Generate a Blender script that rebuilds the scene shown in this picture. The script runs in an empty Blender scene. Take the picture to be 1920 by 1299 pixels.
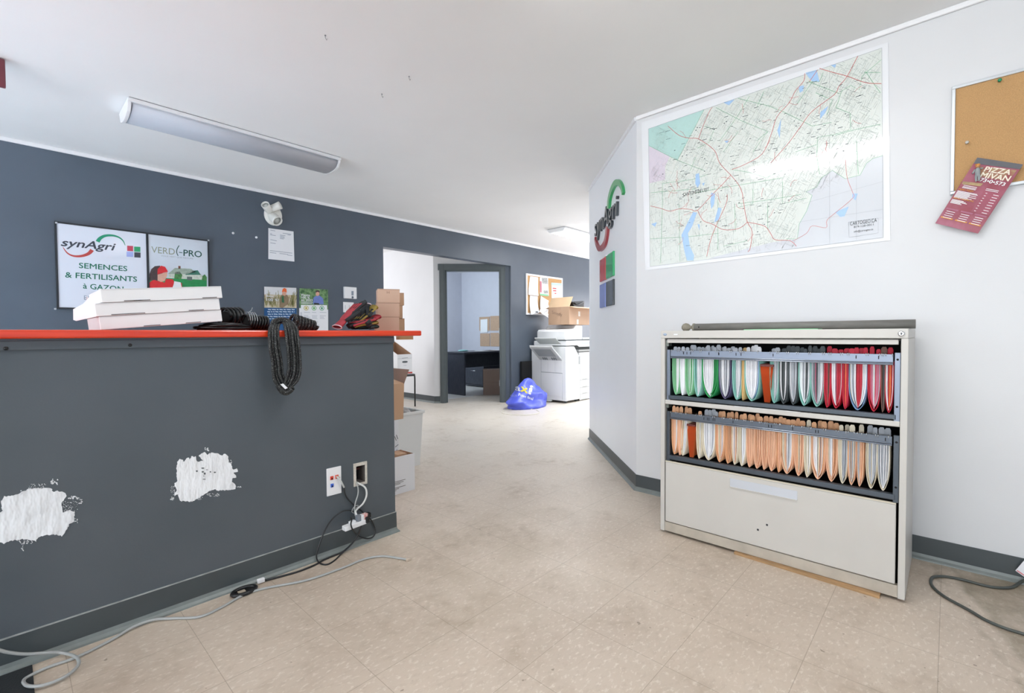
import bpy, bmesh, math, random
from mathutils import Vector, Matrix, noise
from mathutils.bvhtree import BVHTree

scene = bpy.context.scene
col = scene.collection
R_ = math.radians
V = Vector

# ------------------------------------------------------------------ camera
FPX, YAW, PITCH, ROLL, CAM_H = 883.3, R_(47.13), R_(-1.456), R_(-0.344), 1.04
F0 = V((math.sin(YAW), math.cos(YAW), 0)); R0 = V((math.cos(YAW), -math.sin(YAW), 0)); U0 = V((0, 0, 1))
FW = F0 * math.cos(PITCH) + U0 * math.sin(PITCH)
U1 = U0 * math.cos(PITCH) - F0 * math.sin(PITCH)
RT = R0 * math.cos(ROLL) + U1 * math.sin(ROLL)
UP = U1 * math.cos(ROLL) - R0 * math.sin(ROLL)
CAM = V((0, 0, CAM_H))
cd = bpy.data.cameras.new('camera'); cam = bpy.data.objects.new('camera', cd); col.objects.link(cam)
cd.sensor_width = 36.0; cd.lens = FPX / 1920 * 36.0; cd.clip_start = 0.02
cam.matrix_world = Matrix(((RT.x, UP.x, -FW.x, 0), (RT.y, UP.y, -FW.y, 0), (RT.z, UP.z, -FW.z, CAM_H), (0, 0, 0, 1)))
scene.camera = cam
scene.view_settings.view_transform = 'Standard'
scene.view_settings.look = 'None'
scene.view_settings.gamma = 1.0
scene.view_settings.use_curve_mapping = False
scene.view_settings.exposure = 0.15
w = bpy.data.worlds.new('daylight'); scene.world = w; w.use_nodes = True
w.node_tree.nodes['Background'].inputs[0].default_value = (0.75, 0.86, 1.0, 1)
w.node_tree.nodes['Background'].inputs[1].default_value = 0.6
scene.cycles.max_bounces = 8; scene.cycles.diffuse_bounces = 5; scene.cycles.use_denoising = True
scene.cycles.sample_clamp_indirect = 6.0

def area(name, loc, direction, sx, sy, power, color, spread=180):
    l = bpy.data.lights.new(name, 'AREA'); l.shape = 'RECTANGLE'; l.size = sx; l.size_y = sy
    l.energy = power; l.color = color; l.spread = R_(spread)
    o = bpy.data.objects.new(name, l); col.objects.link(o); o.location = loc
    o.rotation_euler = V(direction).to_track_quat('-Z', 'Y').to_euler()
    return o
area('assumed_window_fill_left', (-4.55, 1.0, 1.3), (1, 0.0, 0.5), 6.6, 1.9, 330.0, (0.88, 0.945, 1.0))  # added lamp for an assumed left window, none built; tilted up toward the ceiling
area('assumed_window_fill_front', (0.2, -4.55, 1.3), (0.0, 1, 0.5), 7.0, 1.9, 30.0, (0.4, 0.6, 1.0))  # unseen lamp standing in for assumed windows behind the camera; front wall is solid
area('floor_bounce_fill_front', (-0.8, -2.2, 2.40), (0, 0, -1), 2.6, 2.0, 47.0, (0.681, 0.894, 1.0), 50)  # added lamp aimed down; its floor bounce lifts the ceiling
area('floor_bounce_fill_left', (-1.6, 3.5, 2.40), (0, 0, -1), 2.8, 1.4, 215.0, (0.43, 0.67, 1.0), 50)  # added fill behind the counter, bounced off the floor to ceiling and walls
area('corridor_ceiling_fill', (5.6, 3.4, 2.40), (0, 0, -1), 3.2, 1.2, 46.0, (0.90, 0.97, 1.0), 130)  # added fill just under the ceiling to brighten the corridor
area('assumed_window_fill_alcove', (2.3, 7.9, 1.5), (0.9, -0.5, 0.3), 2.0, 1.6, 71.0, (0.986, 0.986, 1.0))  # added lamp inside the alcove for an assumed window; no opening is built
area('added_office_fill', (4.85, 7.1, 1.6), (1, 0.02, 0.1), 1.2, 1.2, 30.0, (0.816, 0.947, 1.0))  # added lamp that brightens the right office wall; no window is built here
area('corridor_end_fill', (8.3, 3.7, 1.4), (-1, 0.05, 0.7), 1.8, 1.8, 60.0, (1.0, 0.975, 1.0))  # added area lamp at the far end for more corridor light

# ------------------------------------------------------------------ pixels to points on the surfaces of the room
YB, YC, XR, XC, HC = 4.90, 2.139, 2.84, 2.322, 2.453
DG = 1.325                                  # diagonal wall: x - y = DG
def ray(x, y): return FW + RT * ((x - 960) / FPX) - UP * ((y - 649.5) / FPX)
def onX(x, y, X): d = ray(x, y); return CAM + d * (X / d.x)
def onY(x, y, Y): d = ray(x, y); return CAM + d * (Y / d.y)
def onZ(x, y, Z): d = ray(x, y); return CAM + d * ((Z - CAM_H) / d.z)
def onD(x, y, c=DG):
    d = ray(x, y); return CAM + d * (c / (d.x - d.y))

# ------------------------------------------------------------------ materials
def lin(h):
    if isinstance(h, (tuple, list)): return tuple(h[:3]) + (1,)
    h = h.lstrip('#'); c = [int(h[i:i + 2], 16) / 255 for i in (0, 2, 4)]
    return tuple((v / 12.92 if v <= 0.04045 else ((v + 0.055) / 1.055) ** 2.4) for v in c) + (1,)
MATS = {}
def mat(name, color, rough=0.55, metal=0.0, var=0.0, vscale=8.0, bump=0.0, bscale=60.0, coat=0.0, color2=None,
        stretch=None, spec=0.5, emit=0.0, alpha=1.0, coat_rough=0.05):
    if name in MATS: return MATS[name]
    m = bpy.data.materials.new(name); m.use_nodes = True; nt = m.node_tree; N = nt.nodes; L = nt.links
    b = N['Principled BSDF']; c = lin(color)
    b.inputs['Base Color'].default_value = c; b.inputs['Roughness'].default_value = rough
    b.inputs['Metallic'].default_value = metal; b.inputs['Coat Weight'].default_value = coat
    b.inputs['Coat Roughness'].default_value = coat_rough; b.inputs['Specular IOR Level'].default_value = spec
    if alpha < 1: b.inputs['Alpha'].default_value = alpha
    if emit: b.inputs['Emission Color'].default_value = c; b.inputs['Emission Strength'].default_value = emit
    tc = N.new('ShaderNodeTexCoord'); mp = N.new('ShaderNodeMapping'); L.new(tc.outputs['Object'], mp.inputs[0])
    if stretch: mp.inputs['Scale'].default_value = stretch
    if var or color2:
        nz = N.new('ShaderNodeTexNoise'); nz.inputs['Scale'].default_value = vscale; nz.inputs['Detail'].default_value = 5
        L.new(mp.outputs[0], nz.inputs['Vector'])
        mx = N.new('ShaderNodeMix'); mx.data_type = 'RGBA'
        c2 = lin(color2) if color2 else tuple(max(0, v * (1 - var)) for v in c[:3]) + (1,)
        rp = N.new('ShaderNodeValToRGB'); rp.color_ramp.elements[0].position = 0.35; rp.color_ramp.elements[1].position = 0.68
        L.new(nz.outputs[0], rp.inputs[0]); L.new(rp.outputs[0], mx.inputs[0])
        mx.inputs[6].default_value = c; mx.inputs[7].default_value = c2; L.new(mx.outputs[2], b.inputs['Base Color'])
    if bump:
        n2 = N.new('ShaderNodeTexNoise'); n2.inputs['Scale'].default_value = bscale; L.new(mp.outputs[0], n2.inputs['Vector'])
        bp = N.new('ShaderNodeBump'); bp.inputs['Strength'].default_value = bump; bp.inputs['Distance'].default_value = 0.01
        L.new(n2.outputs[0], bp.inputs['Height']); L.new(bp.outputs[0], b.inputs['Normal'])
        if coat: L.new(bp.outputs[0], b.inputs['Coat Normal'])
    MATS[name] = m
    return m
WHITE_WALL = mat('white_wall_paint', '#dbdcde', 0.42, var=0.03, vscale=3, bump=0.03, bscale=180)
DIAG_WALL = mat('pale_wall_paint', '#f0f3f8', 0.4, var=0.02, vscale=3, bump=0.03, bscale=180)
CEIL = mat('ceiling_paint', '#f1f1f1', 0.7, var=0.02, vscale=2, bump=0.03, bscale=120)
DARK_WALL = mat('slate_wall_paint', '#535c67', 0.38, var=0.06, vscale=2.5, bump=0.03, bscale=160, color2='#4e5762')
COUNTER_WALL = mat('slate_counter_paint', '#545b61', 0.36, var=0.06, vscale=3, bump=0.03, bscale=160, color2='#4e565c')
TRIM_WHITE = mat('white_trim_paint', '#eeeef0', 0.4)
BASE_GREY = mat('grey_vinyl_base', '#474e51', 0.38, var=0.12, vscale=6)
COVE = mat('cove_toe_grey', '#7b8280', 0.4, var=0.15, vscale=20)
JAMB = mat('grey_door_paint', '#565e60', 0.38, var=0.06)
OFFICE_WALL = mat('lavender_wall_paint', '#c9cad6', 0.5, var=0.03)
OFFICE_FLOOR = mat('office_floor_vinyl', '#c9c7c6', 0.5, var=0.12, vscale=5)
WHITE_PL = mat('white_plastic', '#e9eaec', 0.35)
OFFWHITE = mat('ivory_plastic', '#e6e5df', 0.4, var=0.03)
BLACK = mat('black_plastic', '#16181a', 0.4)
BLACK_M = mat('black_matte', '#0c0d0e', 0.8)
PAPER = mat('white_paper', '#eceef2', 0.6, var=0.02)
CARDW = mat('white_card', '#e9eaec', 0.55, var=0.03, vscale=5)
CARD = mat('brown_card', '#bf9b7c', 0.7, var=0.10, vscale=6)
CARD_D = mat('dark_card', '#8d7263', 0.7, var=0.12, vscale=8)
CARD_L = mat('light_card', '#d6b794', 0.7, var=0.08)
INK = mat('dark_ink', '#2c3136', 0.5)
GREYINK = mat('grey_ink', '#9aa0a6', 0.6)
GREEN_INK = mat('green_ink', '#0c6a52', 0.5)
RED_INK = mat('red_ink', '#c03b3c', 0.5)
CORK = mat('cork', '#c49a68', 0.85, var=0.22, vscale=320, bump=0.15, bscale=250)
ALU = mat('aluminium', '#c9ced2', 0.35, metal=0.6)
BEIGE = mat('beige_enamel', '#c9c6c0', 0.38, var=0.04, vscale=5)
STEEL_D = mat('dark_drawer_steel', '#4a525b', 0.36, metal=0.35)
STEEL_L = mat('light_drawer_steel', '#7d8798', 0.34, metal=0.35)
CHROME = mat('chrome', '#d7dade', 0.2, metal=1.0)
RUBBER = mat('black_cable_jacket', '#1d2022', 0.35)
GREYCABLE = mat('grey_cable_jacket', '#a7aaa9', 0.42)
COPIER = mat('copier_white', '#dfe0e1', 0.42, var=0.02)
COPIER_G = mat('copier_grey', '#b3b6b6', 0.45)

# ------------------------------------------------------------------ mesh builder
class MB:
    def __init__(s): s.bm = bmesh.new(); s.mi = 0
    def face(s, pts):
        f = s.bm.faces.new([s.bm.verts.new(V(p)) for p in pts]); f.material_index = s.mi; return f
    def box(s, a, b, M=None):
        x0, x1 = sorted((a[0], b[0])); y0, y1 = sorted((a[1], b[1])); z0, z1 = sorted((a[2], b[2]))
        c = [V((x, y, z)) for z in (z0, z1) for y in (y0, y1) for x in (x0, x1)]
        if M: c = [M @ p for p in c]
        s.hexa(c); return s
    def hexa(s, c):
        v = [s.bm.verts.new(p) for p in c]
        for q in ((0, 2, 3, 1), (4, 5, 7, 6), (0, 1, 5, 4), (2, 6, 7, 3), (0, 4, 6, 2), (1, 3, 7, 5)):
            f = s.bm.faces.new([v[i] for i in q]); f.material_index = s.mi
        return s
    def slab(s, pts, vec):
        """polygon extruded along vec"""
        vec = V(vec); n = len(pts)
        a = [s.bm.verts.new(V(p)) for p in pts]; b = [s.bm.verts.new(V(p) + vec) for p in pts]
        fs = [s.bm.faces.new(a), s.bm.faces.new(b[::-1])]
        for i in range(n): fs.append(s.bm.faces.new([a[i], b[i], b[(i + 1) % n], a[(i + 1) % n]]))
        for f in fs: f.material_index = s.mi
        return s
    def tube(s, pts, r, n=8, closed=False, caps=True):
        pts = [V(p) for p in pts]; m = len(pts); rings = []
        prev = None
        for i, p in enumerate(pts):
            if closed: t = pts[(i + 1) % m] - pts[i - 1]
            else: t = pts[min(i + 1, m - 1)] - pts[max(i - 1, 0)]
            if t.length < 1e-9: t = V((0, 0, 1))
            t.normalize()
            if prev is None:
                prev = V((0, 0, 1)) if abs(t.z) < 0.9 else V((1, 0, 0))
            u = prev - t * prev.dot(t)
            if u.length < 1e-6: u = t.orthogonal()
            u.normalize(); prev = u; v = t.cross(u)
            rr = r(i / (m - 1)) if callable(r) else r
            rings.append([s.bm.verts.new(p + (u * math.cos(a) + v * math.sin(a)) * rr) for a in [2 * math.pi * k / n for k in range(n)]])
        rng = range(m) if closed else range(m - 1)
        for i in rng:
            A, B = rings[i], rings[(i + 1) % m]
            for k in range(n):
                f = s.bm.faces.new([A[k], A[(k + 1) % n], B[(k + 1) % n], B[k]]); f.material_index = s.mi; f.smooth = True
        if caps and not closed:
            for q in (rings[0][::-1], rings[-1]):
                f = s.bm.faces.new(q); f.material_index = s.mi
        return s
    def lathe(s, prof, M, n=20):
        """profile [(r,z)] turned about local z"""
        rings = []
        for r, z in prof:
            rings.append([s.bm.verts.new(M @ V((max(r, 1e-5) * math.cos(2 * math.pi * k / n), max(r, 1e-5) * math.sin(2 * math.pi * k / n), z))) for k in range(n)])
        for A, B in zip(rings, rings[1:]):
            for k in range(n):
                f = s.bm.faces.new([A[k], A[(k + 1) % n], B[(k + 1) % n], B[k]]); f.material_index = s.mi; f.smooth = True
        for q in (rings[0][::-1], rings[-1]):
            f = s.bm.faces.new(q); f.material_index = s.mi
        return s
    def ball(s, c, rad, M=None, n=14):
        rx, ry, rz = (rad,) * 3 if isinstance(rad, (int, float)) else rad
        T = Matrix.Translation(V(c)) @ (M.to_4x4() if M else Matrix()) @ Matrix.Diagonal((rx, ry, rz, 1))
        s.lathe([(math.sin(math.pi * i / (n - 2)), -math.cos(math.pi * i / (n - 2))) for i in range(n - 1)], T, n)
        return s
    def ribbon(s, pts, wd, n):
        """flat line of width wd lying on a surface with normal n"""
        pts = [V(p) for p in pts]; n = V(n); vs = []
        for i, p in enumerate(pts):
            t = pts[min(i + 1, len(pts) - 1)] - pts[max(i - 1, 0)]
            if t.length < 1e-9: t = n.orthogonal()
            q = n.cross(t).normalized()
            ww = wd(i / max(1, len(pts) - 1)) if callable(wd) else wd
            vs.append((s.bm.verts.new(p + q * ww / 2), s.bm.verts.new(p - q * ww / 2)))
        for (a, b), (c, d) in zip(vs, vs[1:]):
            f = s.bm.faces.new([a, b, d, c]); f.material_index = s.mi
        return s
    def text(s, string, O, U, W, shear=0.0, bold=0.0, depth=None, fit=True):
        """glyphs of cap height |W| along W, squeezed to the length of U"""
        vs, fs, wid, cap = glyphs(string)
        O, U, W = V(O), V(U), V(W)
        if not fit: U = U.normalized() * (W.length * wid / cap)
        out = []; e = bold * .6; lift = U.cross(W).normalized() * .00022
        for kk, (ex, ey) in enumerate(((0, 0),) if not bold else ((-e, 0), (e, 0), (0, -e), (0, e))):
            bv = [s.bm.verts.new(O + lift * kk + U * ((x + ex + shear * y) / wid) + W * ((y + ey) / cap)) for x, y in vs]
            for f in fs:
                try: g = s.bm.faces.new([bv[i] for i in f]); g.material_index = s.mi; out.append(g)
                except ValueError: pass
        if depth is not None:
            r = bmesh.ops.extrude_face_region(s.bm, geom=out)
            for e in r['geom']:
                if isinstance(e, bmesh.types.BMVert): e.co += V(depth)
                if isinstance(e, bmesh.types.BMFace): e.material_index = s.mi
            for f in s.bm.faces: f.material_index = s.mi if f.material_index == 0 else f.material_index
        return s
GL = {}
def glyphs(string):
    key = string
    if key in GL: return GL[key]
    cu = bpy.data.curves.new('t', 'FONT'); cu.body = string; cu.size = 1; cu.resolution_u = 3
    ob = bpy.data.objects.new('t', cu); col.objects.link(ob)
    bpy.context.view_layer.update()
    me = bpy.data.meshes.new_from_object(ob.evaluated_get(bpy.context.evaluated_depsgraph_get()))
    vs = [(v.co.x, v.co.y) for v in me.vertices]; fs = [tuple(p.vertices) for p in me.polygons]
    x0 = min(v[0] for v in vs); vs = [(x - x0, y) for x, y in vs]; wid = max(v[0] for v in vs)
    bpy.data.objects.remove(ob); bpy.data.curves.remove(cu); bpy.data.meshes.remove(me)
    GL[key] = (vs, fs, wid, 0.7)
    return GL[key]

def tagit(o, label=None, cat=None, group=None, kind=None):
    if label: o['label'] = label
    if cat: o['category'] = cat
    if group: o['group'] = group
    if kind: o['kind'] = kind
    return o
WM = {}
def thing(name, label, cat, loc, group=None):
    o = bpy.data.objects.new(name, None); col.objects.link(o); o.empty_display_size = 0.05
    o.location = loc; WM[o.name] = Matrix.Translation(V(loc))
    return tagit(o, label, cat, group)
def part(mb, name, mats, parent=None, bevel=0.0, smooth=False, label=None, fixn=True):
    """link the builder's mesh as one object, world coordinates kept"""
    if fixn: bmesh.ops.recalc_face_normals(mb.bm, faces=mb.bm.faces[:])
    me = bpy.data.meshes.new(name); mb.bm.to_mesh(me); mb.bm.free()
    for m in (mats if isinstance(mats, (list, tuple)) else [mats]): me.materials.append(m)
    o = bpy.data.objects.new(name, me); col.objects.link(o)
    if parent is not None:
        o.parent = parent; me.transform(WM[parent.name].inverted()); WM[o.name] = WM[parent.name]
    else:
        xs = [v.co for v in me.vertices]
        c = V(((min(p.x for p in xs) + max(p.x for p in xs)) / 2, (min(p.y for p in xs) + max(p.y for p in xs)) / 2, min(p.z for p in xs)))
        me.transform(Matrix.Translation(-c)); o.location = c; WM[o.name] = Matrix.Translation(c)
    if smooth:
        for p in me.polygons: p.use_smooth = True
    if bevel:
        b = o.modifiers.new('bevel', 'BEVEL'); b.width = bevel; b.segments = 2; b.limit_method = 'ANGLE'; b.angle_limit = R_(40)
    if label: o['label'] = label
    return o
def struct(mb, name, mats, **k):
    o = part(mb, name, mats, **k); o['kind'] = 'structure'; return o
def solo(mb, name, mats, label, cat, group=None, **k):
    return tagit(part(mb, name, mats, **k), label, cat, group)
def frame4(m, x0, x1, y0, y1, z0, z1, t, axis='x'):
    """four bars of a rectangular frame; axis is the long horizontal one"""
    m.box((x0, y0, z0), (x1, y1, z0 + t)); m.box((x0, y0, z1 - t), (x1, y1, z1))
    if axis == 'x': m.box((x0, y0, z0 + t), (x0 + t, y1, z1 - t)); m.box((x1 - t, y0, z0 + t), (x1, y1, z1 - t))
    else: m.box((x0, y0, z0 + t), (x1, y0 + t, z1 - t)); m.box((x0, y1 - t, z0 + t), (x1, y1, z1 - t))
    return m
def B(a, b): return MB().box(a, b)
def smooth_path(pts, n=6):
    pts = [V(p) for p in pts]; out = []
    for i in range(len(pts) - 1):
        p0, p1, p2, p3 = pts[max(i - 1, 0)], pts[i], pts[i + 1], pts[min(i + 2, len(pts) - 1)]
        for k in range(n):
            t = k / n
            out.append(0.5 * ((2 * p1) + (p2 - p0) * t + (2 * p0 - 5 * p1 + 4 * p2 - p3) * t * t + (3 * p1 - p0 - 3 * p2 + p3) * t ** 3))
    return out + [pts[-1]]

# ------------------------------------------------------------------ the setting
def floor_material():
    m = bpy.data.materials.new('beige_vinyl_tiles'); m.use_nodes = True; nt = m.node_tree; N = nt.nodes; L = nt.links
    b = N['Principled BSDF']; tc = N.new('ShaderNodeTexCoord'); sp = N.new('ShaderNodeSeparateXYZ'); L.new(tc.outputs['Object'], sp.inputs[0])
    def math_(op, a, bb=None, c=None):
        n = N.new('ShaderNodeMath'); n.operation = op
        for i, v in enumerate((a, bb, c)):
            if v is None: continue
            if isinstance(v, (int, float)): n.inputs[i].default_value = v
            else: L.new(v, n.inputs[i])
        return n.outputs[0]
    def noise_(scale, detail=4, vec=None, rough=0.5):
        n = N.new('ShaderNodeTexNoise'); n.inputs['Scale'].default_value = scale; n.inputs['Detail'].default_value = detail
        n.inputs['Roughness'].default_value = rough; L.new(vec or tc.outputs['Object'], n.inputs['Vector']); return n.outputs[0]
    def ramp(v, a, bb):
        n = N.new('ShaderNodeMapRange'); n.inputs[1].default_value = a; n.inputs[2].default_value = bb; L.new(v, n.inputs[0]); return n.outputs[0]
    def mix(f, a, bb):
        n = N.new('ShaderNodeMix'); n.data_type = 'RGBA'
        if isinstance(f, (int, float)): n.inputs[0].default_value = f
        else: L.new(f, n.inputs[0])
        for i, v in ((6, a), (7, bb)):
            if isinstance(v, tuple): n.inputs[i].default_value = v
            else: L.new(v, n.inputs[i])
        return n.outputs[2]
    gx = math_('FRACT', math_('DIVIDE', math_('SUBTRACT', sp.outputs[0], 0.113), 0.3175))
    gy = math_('FRACT', math_('DIVIDE', math_('SUBTRACT', sp.outputs[1], 0.012), 0.3150))
    ex = math_('MINIMUM', gx, math_('SUBTRACT', 1.0, gx)); ey = math_('MINIMUM', gy, math_('SUBTRACT', 1.0, gy))
    joint = math_('LESS_THAN', math_('MINIMUM', ex, ey), 0.0035)
    mp = N.new('ShaderNodeMapping'); mp.inputs['Scale'].default_value = (1, 1.9, 1); mp.inputs['Rotation'].default_value = (0, 0, R_(35)); L.new(tc.outputs['Object'], mp.inputs[0])
    flecks = ramp(noise_(42, 3, mp.outputs[0], 0.65), 0.55, 0.66)
    dark = ramp(noise_(26, 3, mp.outputs[0], 0.6), 0.52, 0.72)
    base = mix(ramp(noise_(1.6, 5), 0.38, 0.66), lin('#cfc0af'), lin('#c2b2a1'))
    base = mix(math_('MULTIPLY', dark, 0.35), base, lin('#ad9c8a'))
    base = mix(math_('MULTIPLY', flecks, 0.54), base, lin('#e6dccf'))
    # base turns greyer toward the back rooms; then ground-in dirt
    far = ramp(math_('ADD', sp.outputs[0], sp.outputs[1]), 3.2, 6.6)
    base = mix(math_('MULTIPLY', far, 0.55), base, lin('#cbc7c0'))
    dirt = math_('MULTIPLY', ramp(noise_(3.1, 8, None, 0.62), 0.50, 0.70), ramp(noise_(17, 5), 0.40, 0.66))
    base = mix(math_('MULTIPLY', dirt, 0.55), base, lin('#8f7c64'))
    zone = ramp(math_('ADD', math_('POWER', math_('SUBTRACT', sp.outputs[0], 1.55), 2.0), math_('POWER', math_('SUBTRACT', sp.outputs[1], 1.55), 2.0)), 0.75, 0.0)
    grime = math_('MULTIPLY', zone, ramp(noise_(4.3, 8, None, 0.6), 0.40, 0.66))
    base = mix(math_('MULTIPLY', grime, 0.36), base, lin('#9c8c72'))
    spots = ramp(noise_(33, 2), 0.735, 0.76)
    base = mix(math_('MULTIPLY', spots, 0.6), base, lin('#6b5a47'))
    # old stain where a unit stood by the right wall
    wob = math_('MULTIPLY', noise_(7, 5), 0.10)
    edge = math_('ADD', math_('SUBTRACT', math_('MULTIPLY', sp.outputs[0], 0.27), 0.80), wob)          # y of the stain's edge
    inside = ramp(math_('SUBTRACT', edge, sp.outputs[1]), 0.0, 0.03)
    stain = math_('MULTIPLY', math_('MULTIPLY', inside, ramp(sp.outputs[0], 1.90, 1.95)), ramp(noise_(6, 6, None, 0.65), 0.25, 0.6))
    base = mix(math_('MULTIPLY', stain, 0.75), base, lin('#7d715a'))
    streak = math_('MULTIPLY', math_('MULTIPLY', ramp(math_('ABSOLUTE', math_('SUBTRACT', sp.outputs[1], math_('ADD', edge, 0.035))), 0.02, 0.004), ramp(sp.outputs[0], 1.9, 2.0)), ramp(noise_(14, 4), 0.4, 0.6))
    base = mix(math_('MULTIPLY', streak, 0.5), base, lin('#8a7c66'))
    base = mix(math_('MULTIPLY', joint, 0.45), base, lin('#7d6d58'))
    L.new(base, b.inputs['Base Color'])
    r = N.new('ShaderNodeMapRange'); r.inputs[3].default_value = 0.30; r.inputs[4].default_value = 0.5; L.new(noise_(5, 5), r.inputs[0]); L.new(r.outputs[0], b.inputs['Roughness'])
    bp = N.new('ShaderNodeBump'); bp.inputs['Strength'].default_value = 0.08; bp.inputs['Distance'].default_value = 0.004
    L.new(noise_(40, 3), bp.inputs['Height']); L.new(bp.outputs[0], b.inputs['Normal'])
    return m
XL, YF, XE = -4.7, -4.7, 8.6
fl = B((XL - .15, YF - .15, -0.06), (XE + .15, 8.3, 0)); f = struct(fl, 'floor', floor_material())
f.data.transform(Matrix.Translation(f.location)); f.location = (0, 0, 0)
struct(B((XL - .15, YF - .15, HC), (XE + .15, 8.3, HC + 0.08)), 'ceiling', CEIL)
# back wall with its wide opening
OX0, OX1, OH = 3.058, 5.262, 2.082
m = MB(); m.box((XL, YB, 0), (OX0, YB + .12, HC)); m.box((OX1, YB, 0), (XE, YB + .12, HC)); m.box((OX0, YB, OH), (OX1, YB + .12, HC))
struct(m, 'wall_back', DARK_WALL)
struct(B((XL - .12, YF, 0), (XL, YB + .12, HC)), 'wall_left', WHITE_WALL)
struct(B((XL, YF - .12, 0), (XR + .12, YF, HC)), 'wall_front', WHITE_WALL)
C1 = (XR, XR - DG); C2 = (3.93, 3.93 - DG)
struct(B((XR, YF, 0), (XR + .12, C1[1], HC)), 'wall_right', WHITE_WALL)
struct(MB().slab([(C1[0], C1[1], 0), (C2[0], C2[1], 0), (C2[0] + .12, C2[1], 0), (C1[0] + .12, C1[1], 0)], (0, 0, HC)), 'wall_diagonal', DIAG_WALL)
struct(B((C2[0], C2[1] - .12, 0), (XE, C2[1], HC)), 'wall_corridor', WHITE_WALL)
struct(B((XE, C2[1] - .12, 0), (XE + .12, 8.3, HC)), 'wall_end', WHITE_WALL)
# alcove behind the opening and the office behind its angled door
AX = 4.45
DS = 10.2                                    # door wall: x + y = DS
struct(B((AX, 5.75, 0), (AX + .1, 8.2, HC)), 'wall_alcove', WHITE_WALL)
struct(B((1.0, 8.2, 0), (8.6, 8.3, HC)), 'wall_rear', OFFICE_WALL)
struct(B((1.0, YB + .12, 0), (1.1, 8.2, HC)), 'wall_alcove_left', WHITE_WALL)
def dw(t, n=0.0):                            # along the door wall from the alcove corner; n toward the camera
    return V((AX + t * .7071 - n * .7071, 5.75 - t * .7071 - n * .7071, 0))
dj0, dj1, dh = 0.165, 1.015, 2.03
m = MB()
def dbox(m, t0, t1, n0, n1, z0, z1):
    c = [dw(t, n) + V((0, 0, z)) for z in (z0, z1) for n in (n0, n1) for t in (t0, t1)]; m.hexa(c)
m2 = MB(); dbox(m2, 0, dj0, -.1, 0, 0, HC); struct(m2, 'wall_door_left', WHITE_WALL)
m2 = MB(); dbox(m2, dj1, 1.15, -.1, 0, 0, HC); struct(m2, 'wall_door_right', DARK_WALL)
m2 = MB(); dbox(m2, dj0, dj1, -.1, 0, dh, HC); struct(m2, 'wall_door_top', WHITE_WALL)
dr = thing('door_1', 'grey painted frame of the angled office doorway', 'door frame', dw(.6)); del dr['label']; del dr['category']; dr['kind'] = 'structure'
for t0, t1, nm in ((dj0 - .075, dj0 + .012, 'casing'), (dj1 - .012, dj1 + .075, 'casing')):
    m2 = MB(); dbox(m2, t0, t1, 0, .018, 0, dh + .075); dbox(m2, t0 + .02, t1 - .02, .018, .026, 0, dh + .075); part(m2, nm, JAMB, dr, bevel=.003)
m2 = MB(); dbox(m2, dj0 - .095, dj1 + .08, 0, .024, dh - .01, dh + .085); part(m2, 'head_casing', JAMB, dr, bevel=.003)
m2 = MB(); dbox(m2, dj0, dj0 + .02, -.11, 0, 0, dh); dbox(m2, dj1 - .02, dj1, -.11, 0, 0, dh); dbox(m2, dj0, dj1, -.11, 0, dh - .02, dh); dbox(m2, dj0 + .02, dj0 + .032, -.07, -.03, 0, dh); part(m2, 'door_jamb', JAMB, dr)
for z in (.25, 1.05, 1.8):
    m2 = MB(); dbox(m2, dj1 - .026, dj1 - .019, -.03, .005, z, z + .09); part(m2, 'hinge', ALU, dr)
# office shell
OXW = 7.15
struct(B((OXW, 5.02, 0), (OXW + .1, 8.2, HC)), 'wall_office_right', OFFICE_WALL)
struct(B((4.56, 5.9, .0), (OXW, 8.19, .004)), 'floor_office', OFFICE_FLOOR)
struct(B((AX + .1, 5.9, 0), (AX + .13, 8.2, HC)), 'wall_office_left', OFFICE_WALL)
# half wall under the counter, with an open outlet hole
CE = 1.388
hx0, hx1 = onY(666, 890, YC).x, onY(685.5, 890, YC).x; hz0, hz1 = onY(676, 906, YC).z, onY(676, 871, YC).z
m = MB()
m.box((XL, YC, 0), (hx0, YC + .12, 1.03)); m.box((hx1, YC, 0), (CE, YC + .12, 1.03)); m.box((hx0, YC, 0), (hx1, YC + .12, hz0)); m.box((hx0, YC, hz1), (hx1, YC + .12, 1.03))
wc = struct(m, 'wall_counter', COUNTER_WALL)
struct(B((hx0, YC + .075, hz0), (hx1, YC + .08, hz1)), 'trim_1', mat('hole_dark', '#241c1c', 0.9), parent=None)
ap = struct(B((XL, YC - .012, 1.0), (CE - .0, YC, 1.03)), 'trim_2', COUNTER_WALL, bevel=.002)
for px, py in ((11, 653), (244, 647)):
    p = onY(px, py, YC - .012); part(MB().ball(p, (.006, .004, .006)), 'screw', BLACK, ap)
struct(B((XL, YC - .010, 1.03), (CE - .001, YC + .118, 1.0358)), 'trim_6', COUNTER_WALL)
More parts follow.
